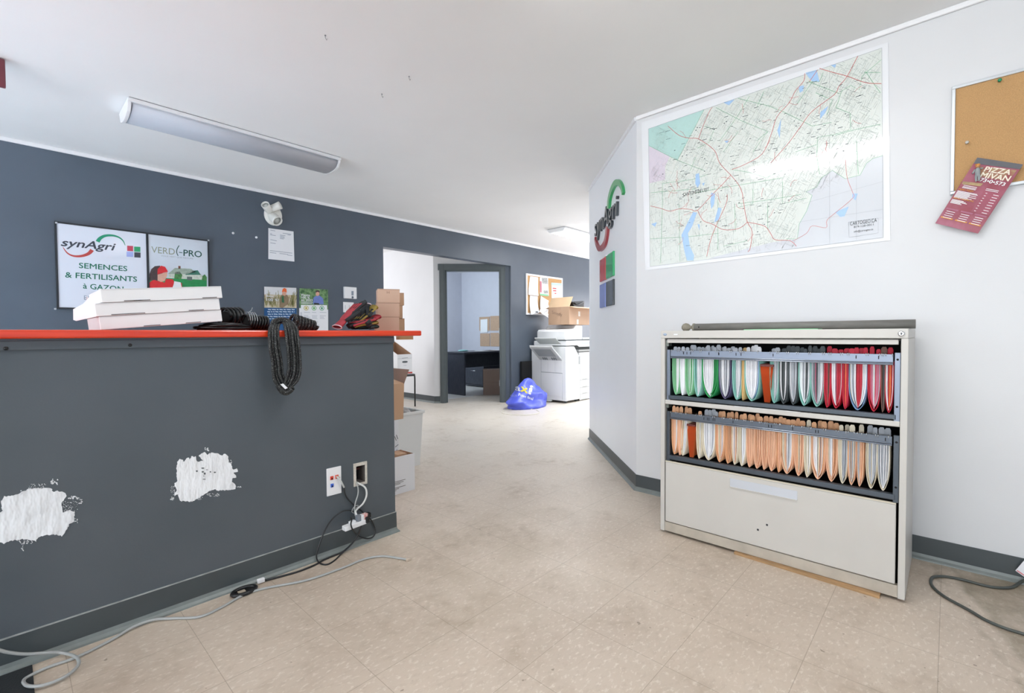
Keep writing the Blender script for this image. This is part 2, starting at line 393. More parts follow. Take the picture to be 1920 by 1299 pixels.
# baseboards
def base(name, pts, mats, h=.105):
    """vinyl cove base along a floor line, room on the left of the walking direction"""
    m = MB()
    prof = [(0, 0), (.018, 0), (.016, .006), (.008, .014), (.005, .026), (.004, h), (0, h)]
    rings = []
    P = [V((x, y, 0)) for x, y in pts]
    for i, p in enumerate(P):
        ns = []
        for a, b in ((i - 1, i), (i, i + 1)):
            if 0 <= a and b < len(P):
                d = (P[b] - P[a]).normalized(); ns.append(V((-d.y, d.x, 0)))
        n = ns[0] if len(ns) == 1 else (ns[0] + ns[1]) / (1 + ns[0].dot(ns[1]))
        rings.append([m.bm.verts.new(p + n * u + V((0, 0, z))) for u, z in prof])
    for A, Bq in zip(rings, rings[1:]):
        for k in range(len(prof)):
            f = m.bm.faces.new([A[k], A[(k + 1) % 7], Bq[(k + 1) % 7], Bq[k]]); f.material_index = 1 if k in (0, 1, 2, 3) else 0
    for q in (rings[0][::-1], rings[-1]): m.bm.faces.new(q)
    o = struct(m, name, [mats, COVE]); return o
bb = base('baseboard_counter', [(CE, YC + .12), (CE, YC), (XL, YC)], BASE_GREY)
m = MB(); m.box((XL, YC - .0055, .104), (CE + .004, YC, .1075)); part(m, 'paint_gap_highlight', mat('pale_gap_highlight', '#a9adac', .5, var=.3, vscale=30), bb)  # pale line paints the highlight along the paint gap
base('baseboard_right', [(XR, YF), C1, C2, (C2[0] + .5, C2[1])], BASE_GREY)
base('baseboard_back', [(XE, YB), (OX1, YB), (OX1, YB + .1)], BASE_GREY)
base('baseboard_alcove', [tuple(dw(dj0 - .08).xy), (AX, 5.75), (AX, 8.2)], BASE_GREY)
base('baseboard_back_left', [(OX0, YB + .1), (OX0, YB), (XL, YB)], BASE_GREY)
# ceiling trims
m = MB(); m.box((XL, YB - .018, HC - .03), (XE, YB, HC)); struct(m, 'trim_3', TRIM_WHITE, bevel=.006)
m = MB(); m.box((XR - .015, YF, HC - .024), (XR, C1[1], HC)); struct(m, 'trim_4', TRIM_WHITE, bevel=.005)
m = MB(); m.slab([(C1[0], C1[1], HC - .024), (C2[0], C2[1], HC - .024), (C2[0] - .0106, C2[1] + .0106, HC - .024), (C1[0] - .0106, C1[1] + .0106, HC - .024)], (0, 0, .0235)); struct(m, 'trim_5', TRIM_WHITE)

# ------------------------------------------------------------------ ceiling lights
LENS_OFF = mat('frosted_lens', '#b4b7bf', 0.45, var=.04, vscale=3, bump=.15, bscale=400)
LENS_ON = mat('lit_lens', '#ffffff', 0.5, emit=16.5); LENS_FAR = mat('lit_lens_far', '#f6f9ff', 0.5, emit=15.0)
def fixture(label, x0, x1, y0, y1, along, lens, group='surface mounted ceiling lights', dz=1.0):
    cx, cy = (x0 + x1) / 2, (y0 + y1) / 2
    t = thing('ceiling_light', label, 'ceiling light', (cx, cy, HC - .1), group)
    part(B((x0, y0, HC - .024), (x1, y1, HC - .004)), 'housing', WHITE_PL, t, bevel=.003); part(B((x0 + .006, y0 + .006, HC - .004), (x1 - .006, y1 - .006, HC)), 'shadow_gap_plate', mat('plate_shadow_grey', '#7c7f84', .6), t)  # grey inset slab paints the shadow gap between housing and ceiling
    L_ = (x1 - x0) if along == 'x' else (y1 - y0); Wd = (y1 - y0) if along == 'x' else (x1 - x0)
    hw = Wd / 2 - .018
    prof = [(-hw, -.022), (-hw * .98, -.04), (-hw * .8, -.07), (-hw * .45, -.084), (0, -.088), (hw * .45, -.084), (hw * .8, -.07), (hw * .98, -.04), (hw, -.022)]
    prof = [(u, -.022 + (z + .022) * dz) for u, z in prof]
    def P(u, a, z): return V((a, cy + u, HC + z)) if along == 'x' else V((cx + u, a, HC + z))
    a0, a1 = (x0 + .012, x1 - .012) if along == 'x' else (y0 + .012, y1 - .012)
    m = MB(); m.slab([P(u, a0 + .012, z) for u, z in prof], (P(0, a1 - .012, 0) - P(0, a0 + .012, 0))); part(m, 'lens', lens, t, smooth=True)
    for q in (a0 - .012, a1 - .006):
        m = MB(); m.slab([P(u * 1.04, q, z * 1.02 - (.0 if z > -.03 else .002)) for u, z in prof], (P(0, .018, 0) - P(0, 0, 0))); part(m, 'end_cap', WHITE_PL, t, bevel=.002)
    return t
fixture('unlit fluorescent ceiling light with grey lens above the counter', .525, 1.85, 3.55, 3.86, 'x', LENS_OFF)
fixture('lit ceiling light whose corner just shows at the top edge of the photo', 1.10, 1.40, .02, 1.27, 'y', LENS_ON)
fixture('lit ceiling light far back beside the pale angled wall', 5.02, 6.34, 3.70, 4.0, 'x', LENS_FAR, dz=.55)
for px, py, lab in ((610, 66, 'tiny hook in the ceiling, nearest the top edge'), (767, 143, 'tiny bent hook in the ceiling, middle one'), (716, 176, 'small hanging wire hook in the ceiling, nearest the unlit light')):
    p = onZ(px, py, HC); m = MB()
    m.tube([p, p + V((0, 0, -.012)), p + V((.007, .002, -.019)), p + V((.009, .0, -.012))], .0014, 6); m.lathe([(.004, -.003), (.004, 0)], Matrix.Translation(p), 8)
    solo(m, 'ceiling_hook', mat('hook_grey', '#8d8f93', .4, metal=.5), lab, 'hook', 'ceiling hooks')
# dark red box added for an unidentified red patch at the left edge
p = onZ(-14, 150, HC - .13)
sg = thing('hanging_red_box', 'added dark red box under the ceiling at the left edge of the photo', 'sign', p)
e = onZ(11, 158, HC - .13)
part(B((e.x - .34, e.y, HC - .145), (e.x, e.y + .03, HC - .005)), 'housing', mat('dark_red', '#6b2b35', .5, var=.1), sg, bevel=.006)
part(B((e.x - .2, e.y + .005, HC - .005), (e.x - .14, e.y + .025, HC)), 'bracket', mat('grey_bracket', '#8a8c92', .5), sg)

# ------------------------------------------------------------------ things on the slate wall
nB = V((0, -1, 0)); YS = YB - .0
def zb(zx, zy, s, ox, oy): return (ox + zx * s, oy + zy * s)
def P1(zx, zy, d=.0205): return onY(80 + zx * .21552, 360 + zy * .21552, YB - d)     # poster close-up coordinates
sx0, sx1, sz0, sz1, sxm = .272, 1.268, 1.252, 1.902, .823
sign = thing('framed_sign', 'black framed sign of two panels, seed lettering and house picture, on the slate wall', 'sign', (sx0, YB, sz0))
FR = mat('black_frame', '#20242a', .4)
m = MB(); t_ = .012
frame4(m, sx0, sx1, YB - .025, YB, sz0, sz1, t_); m.box((sxm - .008, YB - .025, sz0 + t_), (sxm + .008, YB, sz1 - t_))
part(m, 'frame', FR, sign)
part(B((sx0 + t_, YB - .02, sz0 + t_), (sxm - .008, YB, sz1 - t_)), 'sign_panel', mat('sign_white', '#dfe4f0', .35, coat=.15), sign, label='white panel with green seed lettering')
PIC = mat('sign_sky', '#d4dde8', .22, var=.12, vscale=3, coat=.4)
pp = part(B((sxm + .008, YB - .02, sz0 + t_), (sx1 - t_, YB, sz1 - t_)), 'sign_panel', PIC, sign, label='panel with a picture of a child and a house')
for px, py in ((105.5, 417.5), (391, 450.5), (103.5, 579)):
    q = onY(px, py, YB - .026); part(B(q - V((.006, 0, .006)), q + V((.006, .004, .006))), 'corner_clip', ALU, sign)
def decal(name, mb, mt, parent, **k): return part(mb, name, mt, parent, fixn=False, **k)
LOGO_D = mat('logo_dark', '#3c414c', .4); LG = mat('logo_green', '#1f8f6a', .4); LR = mat('logo_red', '#b8433f', .4)
m = MB(); a = P1(158, 467); b_ = P1(612, 507); m.text('synAgri', a, b_ - a, P1(160, 400) - a, shear=.25, bold=.03); decal('lettering', m, LOGO_D, sign)
m = MB(); m.ribbon(smooth_path([P1(478, 432), P1(500, 402), P1(545, 380), P1(610, 378), P1(665, 395), P1(700, 425), P1(718, 465)]), lambda t: .023 * (1 - t) ** .8 + .002, nB); decal('logo_arc', m, LG, sign, label='green arc')
m = MB(); m.ribbon(smooth_path([P1(430, 503), P1(400, 535), P1(340, 556), P1(270, 556), P1(215, 530), P1(175, 478)]), lambda t: .023 * (1 - t) ** .8 + .002, nB); decal('logo_arc', m, LR, sign, label='red arc')
for (x0, x1, y0, y1), c, nm in (((735, 787, 466, 512), '#c4455a', 'red'), ((796, 850, 474, 518), '#2f9c67', 'green'), ((730, 788, 517, 562), '#a4b0e6', 'pale blue'), ((797, 852, 523, 568), '#3e424c', 'black')):
    m = MB(); m.face([P1(x0, y0), P1(x1, y0 + 3), P1(x1, y1 + 3), P1(x0, y1)]); decal('logo_square', m, mat('sq_' + nm, c, .4), sign, label=nm + ' square')
for s_, l, r, cap in (('SEMENCES', (316, 660), (735, 688), 46), ('& FERTILISANTS', (196, 742), (820, 780), 48), ('à GAZON', (352, 838), (702, 866), 46)):
    a = P1(*l); m = MB(); m.text(s_, a, P1(*r) - a, P1(l[0], l[1] - cap) - a, bold=.02); decal('lettering', m, GREEN_INK, sign)
a = P1(360, 936); m = MB(); m.text('EN', a, P1(440, 940) - a, P1(360, 898) - a); decal('lettering', m, mat('pale_ink', '#8f98a8', .5), sign)
# right panel picture
def poly(pts, fn, mt, parent, name, **k):
    m = MB(); m.face([fn(*p) for p in pts]); return decal(name, m, mt, parent, **k)
def P1b(x, y): return P1(x, y, .0212)
def P1c(x, y): return P1(x, y, .0218)
VG = mat('forest_ink', '#1c5148', .4); VGL = mat('faded_olive_ink', '#8b927f', .4)
a = P1(945, 526); m = MB(); m.text('VERD', a, P1(1150, 546) - a, P1(945, 470) - a); decal('lettering', m, VGL, sign)
m = MB(); m.ribbon(smooth_path([P1(1187, 465), P1(1170, 495), P1(1166, 525), P1(1178, 555)]), .006, nB); m.ribbon([P1(1186, 524), P1(1215, 528)], .006, nB); decal('lettering', m, VG, sign)
a = P1(1226, 554); m = MB(); m.text('PRO', a, P1(1384, 568) - a, P1(1226, 500) - a, bold=.02); decal('lettering', m, VG, sign)
a = P1(1030, 560); m = MB(); m.text('VOUS VERT QUE NATURE', a, P1(1310, 585) - a, P1(1030, 548) - a); decal('lettering', m, GREYINK, sign)
poly([(908, 740), (1428, 765), (1428, 900), (908, 900)], P1, mat('lawn_print', '#1f8a4d', .3, var=.2, vscale=30), sign, 'lawn_print')
HW = mat('house_wall_print', '#cfd6c8', .4, var=.25, vscale=60); HR = mat('house_roof_print', '#9fae9f', .4, var=.2, vscale=60); HG = mat('house_green_print', '#3f7d68', .4, var=.3, vscale=60)
poly([(1095, 705), (1095, 745), (1400, 775), (1400, 735), (1340, 690), (1130, 690)], P1, HW, sign, 'house_print')
poly([(1090, 712), (1150, 660), (1290, 668), (1330, 695), (1250, 715)], P1b, HR, sign, 'house_print')
poly([(1240, 720), (1260, 690), (1350, 680), (1375, 720)], P1b, HG, sign, 'house_print')
poly([(1180, 668), (1180, 642), (1200, 644), (1200, 668)], P1b, mat('brick_print', '#8a5a4a', .5), sign, 'house_print')
poly([(1145, 755), (1150, 700), (1190, 690), (1215, 720), (1205, 760)], P1b, mat('shrub_print', '#4d8a4c', .5, var=.4, vscale=60), sign, 'shrub_print')
poly([(1255, 765), (1255, 735), (1300, 738), (1300, 770)], P1b, mat('shade_print', '#5d6b66', .5), sign, 'house_print')
poly([(1385, 765), (1390, 730), (1410, 715), (1428, 740), (1428, 770)], P1b, mat('shrub_print', '#4d8a4c'), sign, 'shrub_print')
RC = mat('red_coat_print', '#d5262c', .45, var=.12, vscale=40); HA = mat('hair_print', '#4a3a3a', .5, var=.2, vscale=60); SK = mat('skin_print', '#d9a792', .5, var=.1, vscale=60)
poly([(908, 900), (912, 825), (935, 780), (985, 755), (1060, 790), (1075, 755), (1135, 760), (1150, 800), (1210, 790), (1215, 840), (1210, 900)], P1b, RC, sign, 'child_print')
poly([(932, 770), (930, 715), (945, 670), (975, 645), (1020, 640), (1045, 700), (1020, 780), (975, 765)], P1c, HA, sign, 'child_print')
poly([(1000, 770), (1000, 718), (1086, 694), (1082, 730), (1060, 775), (1030, 782)], lambda x, y: P1(x, y, .0224), SK, sign, 'child_print')
poly([(998, 716), (1000, 670), (1030, 640), (1065, 650), (1090, 692)], lambda x, y: P1(x, y, .023), RC, sign, 'child_print')
poly([(1140, 800), (1145, 775), (1200, 785), (1210, 830), (1130, 830)], P1c, PAPER, sign, 'child_print')

# emergency light: round backplate and two swivel heads
p = onY(511, 404, YB)
el = thing('emergency_light', 'white emergency light with two swivel heads high on the slate wall', 'emergency light', p)
S_ = .0105
m = MB(); m.ball(p + V((0, -.015, 0)), (.085, .035, .10), n=20); part(m, 'backplate', OFFWHITE, el)
for (px, py), d, nm in (((514, 409), V((.25, -.75, -.6)), 'lamp_head'), ((502, 391), V((-.55, -.6, .35)), 'lamp_head'), ((515, 389), V((.5, -.4, .3)), 'lamp_head')):
    c = onY(px, py, YB - .07); M_ = Matrix.Translation(c) @ d.to_track_quat('Z', 'Y').to_matrix().to_4x4()
    r = .047 if py > 400 else .036
    m = MB(); m.lathe([(.01, -.06), (r * .7, -.055), (r * .95, -.02), (r, .04), (r * 1.05, .06), (r * .9, .062), (r * .85, .045), (0.001, .04)], M_, 20); part(m, nm, OFFWHITE, el)
    m = MB(); m.lathe([(r * .84, .0462), (0.001, .048)], M_, 20); part(m, 'lens', mat('lamp_lens', '#c4c6c2', .25), el)
for px, py, lab in ((437, 437, 'white screw plug in the slate wall, left one of the pair'), (480.5, 445, 'white screw plug in the slate wall, right one of the pair')):
    q = onY(px, py, YB); m = MB(); m.lathe([(.011, 0), (.011, .004), (.006, .008), (.001, .008)], Matrix.Translation(q) @ Matrix.Rotation(R_(90), 4, 'X'), 10); solo(m, 'wall_plug', PAPER, lab, 'wall plug', 'wall plugs')
# typed notice
def sheet(name, label, cat, c, n, mt, parent=None, d=.004, curl=0.0, group=None):
    """thin sheet through four corner points TL TR BR BL, lifted off the wall"""
    m = MB(); c = [V(q) for q in c]; n = V(n); K = 8; g = []
    for i in range(K + 1):
        for j in range(K + 1):
            u, v = i / K, j / K
            q = (c[0] * (1 - u) + c[1] * u) * (1 - v) + (c[3] * (1 - u) + c[2] * u) * v
            g.append(m.bm.verts.new(q + n * (d + curl * (v ** 3 + .4 * abs(u - .5) ** 2))))
    for i in range(K):
        for j in range(K):
            m.bm.faces.new([g[i * (K + 1) + j], g[i * (K + 1) + j + 1], g[(i + 1) * (K + 1) + j + 1], g[(i + 1) * (K + 1) + j]])
    o = part(m, name, mt, parent)
    so = o.modifiers.new('thick', 'SOLIDIFY'); so.thickness = .0006; so.offset = 0
    if label: tagit(o, label, cat, group)
    return o
def lines(fn, rows, mt, parent, n, wd, name='printed_lines'):
    m = MB()
    for (x0, y0, x1, y1) in rows: m.ribbon([fn(x0, y0), fn(x1, y1)], wd, n)
    return decal(name, m, mt, parent)
def P4(zx, zy, d=.0072): return onY(480 + zx * .1001, 370 + zy * .1001, YB - d)
doc = sheet('typed_notice', 'typed white sheet taped below the emergency light', 'notice', [P4(228, 575, 0), P4(700, 640, 0), P4(716, 1203, 0), P4(228, 1155, 0)], nB, PAPER)
rows = [(270, 612, 360, 628), (265, 680, 300, 684), (265, 700, 370, 716), (500, 670, 660, 692), (450, 705, 550, 720), (450, 725, 530, 740), (450, 748, 540, 762), (450, 768, 520, 780), (590, 700, 650, 706), (270, 790, 390, 815), (270, 850, 370, 865), (260, 995, 680, 1045), (260, 1030, 380, 1046), (440, 1050, 600, 1068), (590, 1080, 680, 1090)]
lines(P4, rows, mat('faint_ink', '#aab0bd', .6), doc, nB, .006)
# the two posters
def P2(zx, zy, d=.0062): return onY(480 + zx * .16667, 520 + zy * .16667, YB - d)
ps = sheet('corn_field_poster', 'poster of person in orange cap in a corn field, blue text block below', 'poster', [P2(91, 104, 0), P2(452, 118, 0), P2(458, 640, 0), P2(94, 640, 0)], nB, mat('field_print', '#d9d0bf', .35, var=.3, vscale=22, color2='#b9a87c'))
poly([(92, 340), (456, 345), (458, 640), (94, 640)], P2, mat('blue_print', '#155084', .35), ps, 'blue_block')
poly([(92, 104), (452, 118), (453, 200), (92, 190)], P2, mat('pale_sky_print', '#dcdde0', .4, var=.06), ps, 'sky_print')
GRS = mat('straw_print', '#8f8a4f', .5, var=.4, vscale=60); rnd = random.Random(4)
m = MB()
for k in range(46):
    x = 100 + rnd.random() * 345; y = 300 + rnd.random() * 35; m.ribbon([P2(x, y, .0066), P2(x + rnd.uniform(-40, 40), y - rnd.uniform(60, 170), .0066)], .004, nB)
decal('stalk_print', m, GRS, ps)
poly([(262, 335), (268, 225), (290, 195), (350, 195), (368, 230), (365, 300), (330, 320), (300, 345)], lambda x, y: P2(x, y, .0070), mat('tan_coat_print', '#8e7a5f', .5, var=.2, vscale=50), ps, 'farmer_print')
poly([(292, 190), (296, 160), (345, 160), (340, 195), (318, 208)], lambda x, y: P2(x, y, .0074), SK, ps, 'farmer_print')
poly([(291, 165), (300, 130), (320, 118), (342, 130), (346, 168), (318, 160)], lambda x, y: P2(x, y, .0078), mat('orange_cap_print', '#e2632c', .5), ps, 'farmer_print')
poly([(290, 280), (290, 215), (310, 205), (318, 285)], lambda x, y: P2(x, y, .0078), mat('green_scarf_print', '#2f6a46', .5), ps, 'farmer_print')
for s_, l, r, c in (('100 %!', (118, 263), (258, 268), 28), ('Bons', (115, 218), (190, 222), 24)):
    a = P2(*l, .0082); m = MB(); m.text(s_, a, P2(*r, .0082) - a, P2(l[0], l[1] - c, .0082) - a, bold=.03); decal('lettering', m, PAPER, ps)
rr = []
for y in (360, 385, 412, 438, 463):
    x = 118 + rnd.random() * 20
    while x < 430:
        q = x + rnd.uniform(14, 50); rr.append((x, y, min(q, 436), y + 3)); x = q + 9
lines(lambda x, y: P2(x, y, .0068), rr, mat('pale_blue_ink', '#c3d4e4', .5), ps, nB, .009)
p2 = sheet('white_leaflet_poster', 'poster with person in blue shirt above a white sheet with three round icons', 'poster', [P2(486, 122, 0), P2(808, 137, 0), P2(812, 640, 0), P2(488, 640, 0)], nB, mat('leaf_print', '#2f5a35', .4, var=.5, vscale=26, color2='#86ab74'))
poly([(486, 345), (505, 345), (505, 308), (800, 312), (800, 360), (812, 362), (812, 640), (488, 640)], P2, PAPER, p2, 'text_sheet')
poly([(640, 300), (648, 225), (680, 205), (715, 205), (755, 235), (762, 303)], lambda x, y: P2(x, y, .0066), mat('blue_shirt_print', '#6f83c4', .5, var=.15, vscale=50), p2, 'person_print')
poly([(672, 200), (674, 160), (712, 160), (714, 195), (694, 212)], lambda x, y: P2(x, y, .007), SK, p2, 'person_print')
poly([(670, 172), (672, 150), (695, 142), (716, 152), (716, 172), (694, 162)], lambda x, y: P2(x, y, .0074), HA, p2, 'person_print')
poly([(650, 303), (655, 285), (710, 290), (712, 306)], lambda x, y: P2(x, y, .0074), INK, p2, 'person_print')
for s_, l, r, c in (('Visons', (505, 208), (606, 212), 26), ('100 %', (508, 236), (604, 240), 24), ('en 2023', (508, 264), (636, 268), 24)):
    a = P2(*l, .0078); m = MB(); m.text(s_, a, P2(*r, .0078) - a, P2(l[0], l[1] - c, .0078) - a, bold=.03); decal('lettering', m, PAPER, p2)
lines(P2, [(506, 276, 640, 281), (506, 290, 630, 295)], PAPER, p2, nB, .005)
for x, y, c, nm in ((565, 345, '#c2b24e', 'yellow'), (653, 345, '#63b05a', 'green'), (741, 346, '#3f9a6c', 'dark green')):
    m = MB(); ring = [P2(x + 24 * math.cos(a), y + 24 * math.sin(a), .0068) for a in [2 * math.pi * k / 20 for k in range(21)]]; m.ribbon(ring, .006, nB); m.face([P2(x - 10, y - 12, .0068), P2(x + 10, y - 11, .0068), P2(x + 10, y + 13, .0068), P2(x - 10, y + 12, .0068)]); decal('round_icon', m, mat('icon_' + nm, c, .5), p2, label=nm + ' round icon')
rr = []
for c in (538, 628, 718):
    for y in (392, 430, 445, 460): rr.append((c, y, c + rnd.uniform(45, 78), y + 3))
for y in (490, 505, 530, 545): rr.append((530, y, 530 + rnd.uniform(120, 210), y + 8))
for y in range(395, 460, 9): rr.append((498, y, 518, y + 1))
lines(lambda x, y: P2(x, y, .0068), rr, mat('faint_ink', '#aab0bd', .6), p2, nB, .004)
# thermostat and blank plate
def plate(name, label, cat, px0, py0, px1, py1, Y, d, mt, parent=None):
    a = onY(px0, py0, Y); b_ = onY(px1, py1, Y); t = thing(name, label, cat, (a.x, Y, b_.z)); part(B((a.x, Y - d, b_.z), (b_.x, Y, a.z)), 'plate', mt, t, bevel=.003); return t, a, b_
t, a, b_ = plate('thermostat', 'white wall thermostat with grey display above the blank plate', 'thermostat', 643.5, 537.5, 666.5, 560.5, YB, .03, WHITE_PL)
def PT(x, y): return onY(610 + x / 12, 530 + y / 12, YB - .031)
m = MB(); m.slab([PT(588, 187), PT(636, 187), PT(636, 287), PT(588, 284)], (0, .003, 0)); part(m, 'display', mat('lcd_grey', '#8c97a3', .25), t)
m = MB(); m.ball(PT(615, 328), (.013, .006, .013)); part(m, 'button', mat('button_slate', '#56606c', .4), t)
t, a, b_ = plate('wall_plate', 'white blank wall plate below the thermostat', 'wall plate', 643, 566, 663, 586, YB, .008, WHITE_PL)
for x in (470, 560):
    m = MB(); m.ribbon([PT(x, 500), PT(x + 4, 590)], .004, nB); o = part(m, 'slot_mark', GREYINK, t, fixn=False); o.location.y += .0215

# bulletin board by the copier
a, b_ = onY(985, 513, YB), onY(1055, 521, YB)
bx0, bx1, bz0, bz1 = 5.60, 6.55, 1.352, 2.0
nb = thing('bulletin_board', 'cork board with white frame crowded with papers above the copier', 'bulletin board', (bx0, YB, bz0))
part(B((bx0 + .01, YB - .012, bz0 + .01), (bx1 - .01, YB, bz1 - .01)), 'cork_panel', CORK, nb)
m = MB(); t_ = .028
frame4(m, bx0, bx1, YB - .02, YB, bz0, bz1, t_)
part(m, 'frame', TRIM_WHITE, nb, bevel=.003)
def P5(zx, zy, d=.012): return onY(960 + zx * .22323, 490 + zy * .22323, YB - d)      # copier corner close-up
def paper(label, q, mt, d=.004, curl=.0, name='pinned_paper'):
    return sheet(name, label, 'paper', [P5(*c) for c in q], nB, mt, None, d, curl, 'papers on the copier corner board')
paper('white sheet pinned at top left of the copier corner board', [(150, 125), (218, 135), (212, 290), (128, 280)], PAPER, .004, .02)
q = paper('calendar page of black and green print in the middle of the cork board', [(232, 135), (300, 138), (308, 288), (233, 280)], PAPER, .004)
m = MB(); m.face([P5(250, 138, .0175), P5(298, 140, .0175), P5(300, 190, .0175), P5(255, 186, .0175)]); m.ribbon([P5(265, 256, .0175), P5(303, 258, .0175)], .05, nB); decal('print_block', m, mat('dark_print', '#4a4d4c', .5, var=.5, vscale=90, color2='#c9cbc9'), q)
m = MB(); m.face([P5(234, 165, .0175), P5(250, 168, .0175), P5(250, 260, .0175), P5(236, 262, .0175)]); decal('print_block', m, mat('pink_print', '#c9778a', .5, var=.5, vscale=90), q)
m = MB(); m.ribbon([P5(234, 277, .0175), P5(306, 285, .0175)], .03, nB); decal('print_block', m, mat('mint_print', '#7dbb92', .5), q)
q = paper('month calendar with pale blue header and red marks on the cork board', [(330, 178), (420, 185), (424, 350), (333, 352)], PAPER, .004)
m = MB(); m.face([P5(331, 179, .0175), P5(420, 186, .0175), P5(420, 205, .0175), P5(331, 200, .0175)]); decal('print_block', m, mat('sky_print_b', '#a9c6df', .5), q)
rr = []
for y in (225, 245, 268): rr.append((340 + rnd.random() * 20, y, 372, y + 2))
lines(lambda x, y: P5(x, y, .0175), rr, RED_INK, q, nB, .018); lines(lambda x, y: P5(x, y, .0175), [(335, y, 418, y + 2) for y in (212, 232, 252, 290, 310, 330)], GREYINK, q, nB, .005)
paper('long white sheet hanging at lower left of the copier corner board', [(147, 285), (212, 292), (208, 430), (138, 448)], PAPER, .006, .05)
paper('white sheet curling off the lower middle of the cork board', [(232, 290), (298, 330), (285, 395), (215, 440)], PAPER, .02, .06)
paper('crumpled sheet with dark corner drooping below the cork board frame', [(222, 395), (286, 398), (272, 474), (200, 425)], PAPER, .05, .03)
m = MB(); q = P5(205, 425, .09); m.box(q - V((.02, .01, .01)), q + V((.03, .0, .01))); solo(m, 'binder_clip', INK, 'small black clip holding papers at the cork board bottom', 'clip')

# ------------------------------------------------------------------ logo on the angled wall
nD = V((-.7071, .7071, 0)); CD = DG - .03
def P6(zx, zy, c=CD): return onD(1090 + zx * .21546, 320 + zy * .21546, c)
lg = thing('wall_logo', 'dark raised letters with green and red arcs on the pale angled wall', 'wall logo', P6(200, 690, DG))
pL, pR = P6(112, 566), P6(302, 398)
zc = (pL.z + pR.z) / 2; pL.z = zc; pR.z = zc
m = MB(); m.mi = 0; m.text('synAgri', pL, pR - pL, V((0, 0, .158)), shear=.1, depth=nD * -.022); part(m, 'letters', mat('logo_letter', '#3b4146', .3, coat=.3), lg)
def arc(pts, wd, mt, lab):
    m = MB(); pts = smooth_path([P6(*q) for q in pts], 6); n = len(pts); A = []; Bq = []
    for i, p in enumerate(pts):
        t = (pts[min(i + 1, n - 1)] - pts[max(i - 1, 0)]).normalized(); q = nD.cross(t).normalized(); ww = wd(i / (n - 1)) / 2
        A.append(p + q * ww); Bq.append(p - q * ww)
    for i in range(n - 1): m.hexa([A[i], A[i + 1], Bq[i], Bq[i + 1], A[i] - nD * .022, A[i + 1] - nD * .022, Bq[i] - nD * .022, Bq[i + 1] - nD * .022])
    bmesh.ops.remove_doubles(m.bm, verts=m.bm.verts[:], dist=1e-5)
    part(m, 'logo_arc', mt, lg, label=lab)
arc([(228, 330), (234, 255), (250, 185), (275, 125), (300, 100), (325, 112), (345, 150), (354, 200)], lambda t: .062 - .036 * t, mat('arc_green', '#2f9a57', .3, coat=.3), 'green arc')
arc([(218, 488), (212, 555), (198, 625), (172, 668), (148, 680), (130, 650), (120, 618), (113, 585)], lambda t: .062 - .036 * t, mat('arc_red', '#9c3a42', .3, coat=.3), 'red arc')
def tile(q, c, lab):
    a, b_ = P6(*q[0], DG - .022), P6(*q[1], DG - .022); h0, h1 = q[2], q[3]
    m = MB(); m.slab([V((a.x, a.y, h1)), V((b_.x, b_.y, h1)), V((b_.x, b_.y, h0)), V((a.x, a.y, h0))], nD * -.022)
    solo(m, 'logo_tile', mat('tile_' + lab.split()[0], c, .22, coat=.5), lab + ' square tile of the four below the letters on the angled wall', 'wall tile', 'logo tiles on the angled wall', bevel=.006)
tile(((158, 880), (206, 880), 1.492, 1.685), '#c33a40', 'red'); tile(((212, 880), (274, 880), 1.492, 1.685), '#2aa566', 'green')
tile(((158, 1080), (206, 1080), 1.265, 1.468), '#7f8fd2', 'blue'); tile(((212, 1080), (274, 1080), 1.265, 1.468), '#2c3237', 'black')

# ------------------------------------------------------------------ wall map
nR = V((-1, 0, 0))
def PM(zx, zy, d=.0035): return onX(1190 + zx * .34650, 70 + zy * .34650, XR - d)
FILM = dict(rough=.24, coat=1.0, coat_rough=.05, bump=.10, bscale=7)
mp = sheet('wall_map', 'large laminated regional road map on the white wall', 'map', [PM(38, 462, 0), PM(1372, 28, 0), PM(1384, 1098, 0), PM(58, 1262, 0)], nR, mat('map_sheet', '#e9ebee', **FILM), d=.0025, curl=0)
TL, TR, BR_, BL = V((75, 495)), V((1337, 57)), V((1345, 1083)), V((83, 1240))
def uv(u, v): return (TL * (1 - u) + TR * u) * (1 - v) + (BL * (1 - u) + BR_ * u) * v
poly([tuple(TL), tuple(TR), tuple(BR_), tuple(BL)], PM, mat('map_land', '#dfe5df', var=.05, vscale=4, **FILM), mp, 'map_print')
def PMa(x, y): return PM(x, y, .0041)
def PMb(x, y): return PM(x, y, .0047)
poly([(1345, 640), (1290, 655), (1255, 680), (1220, 745), (1140, 765), (1070, 720), (1010, 760), (985, 810), (925, 835), (960, 855), (930, 940), (890, 1010), (880, 1090), (740, 1110), (620, 1140), (400, 1196), (450, 1195), (1343, 1083)], PMa, mat('map_grey', '#d2d6dc', **FILM), mp, 'map_print')
poly([(75, 495), (375, 392), (300, 535), (265, 600), (230, 663), (76, 585)], PMa, mat('map_teal', '#b9dcd6', **FILM), mp, 'map_print')
poly([(76, 587), (190, 645), (165, 700), (165, 770), (80, 790)], PMa, mat('map_pink', '#dcd3df', **FILM), mp, 'map_print')
MG = mat('map_green_line', '#86bd9b', .3); MRD = mat('map_red_line', '#d27a76', .3); MGY = mat('map_grey_line', '#a7b0ad', .3); MBL = mat('map_lake', '#a9cbef', .25, coat=.8); MTX = mat('map_text', '#6d7678', .3)
rnd = random.Random(11)
m = MB()
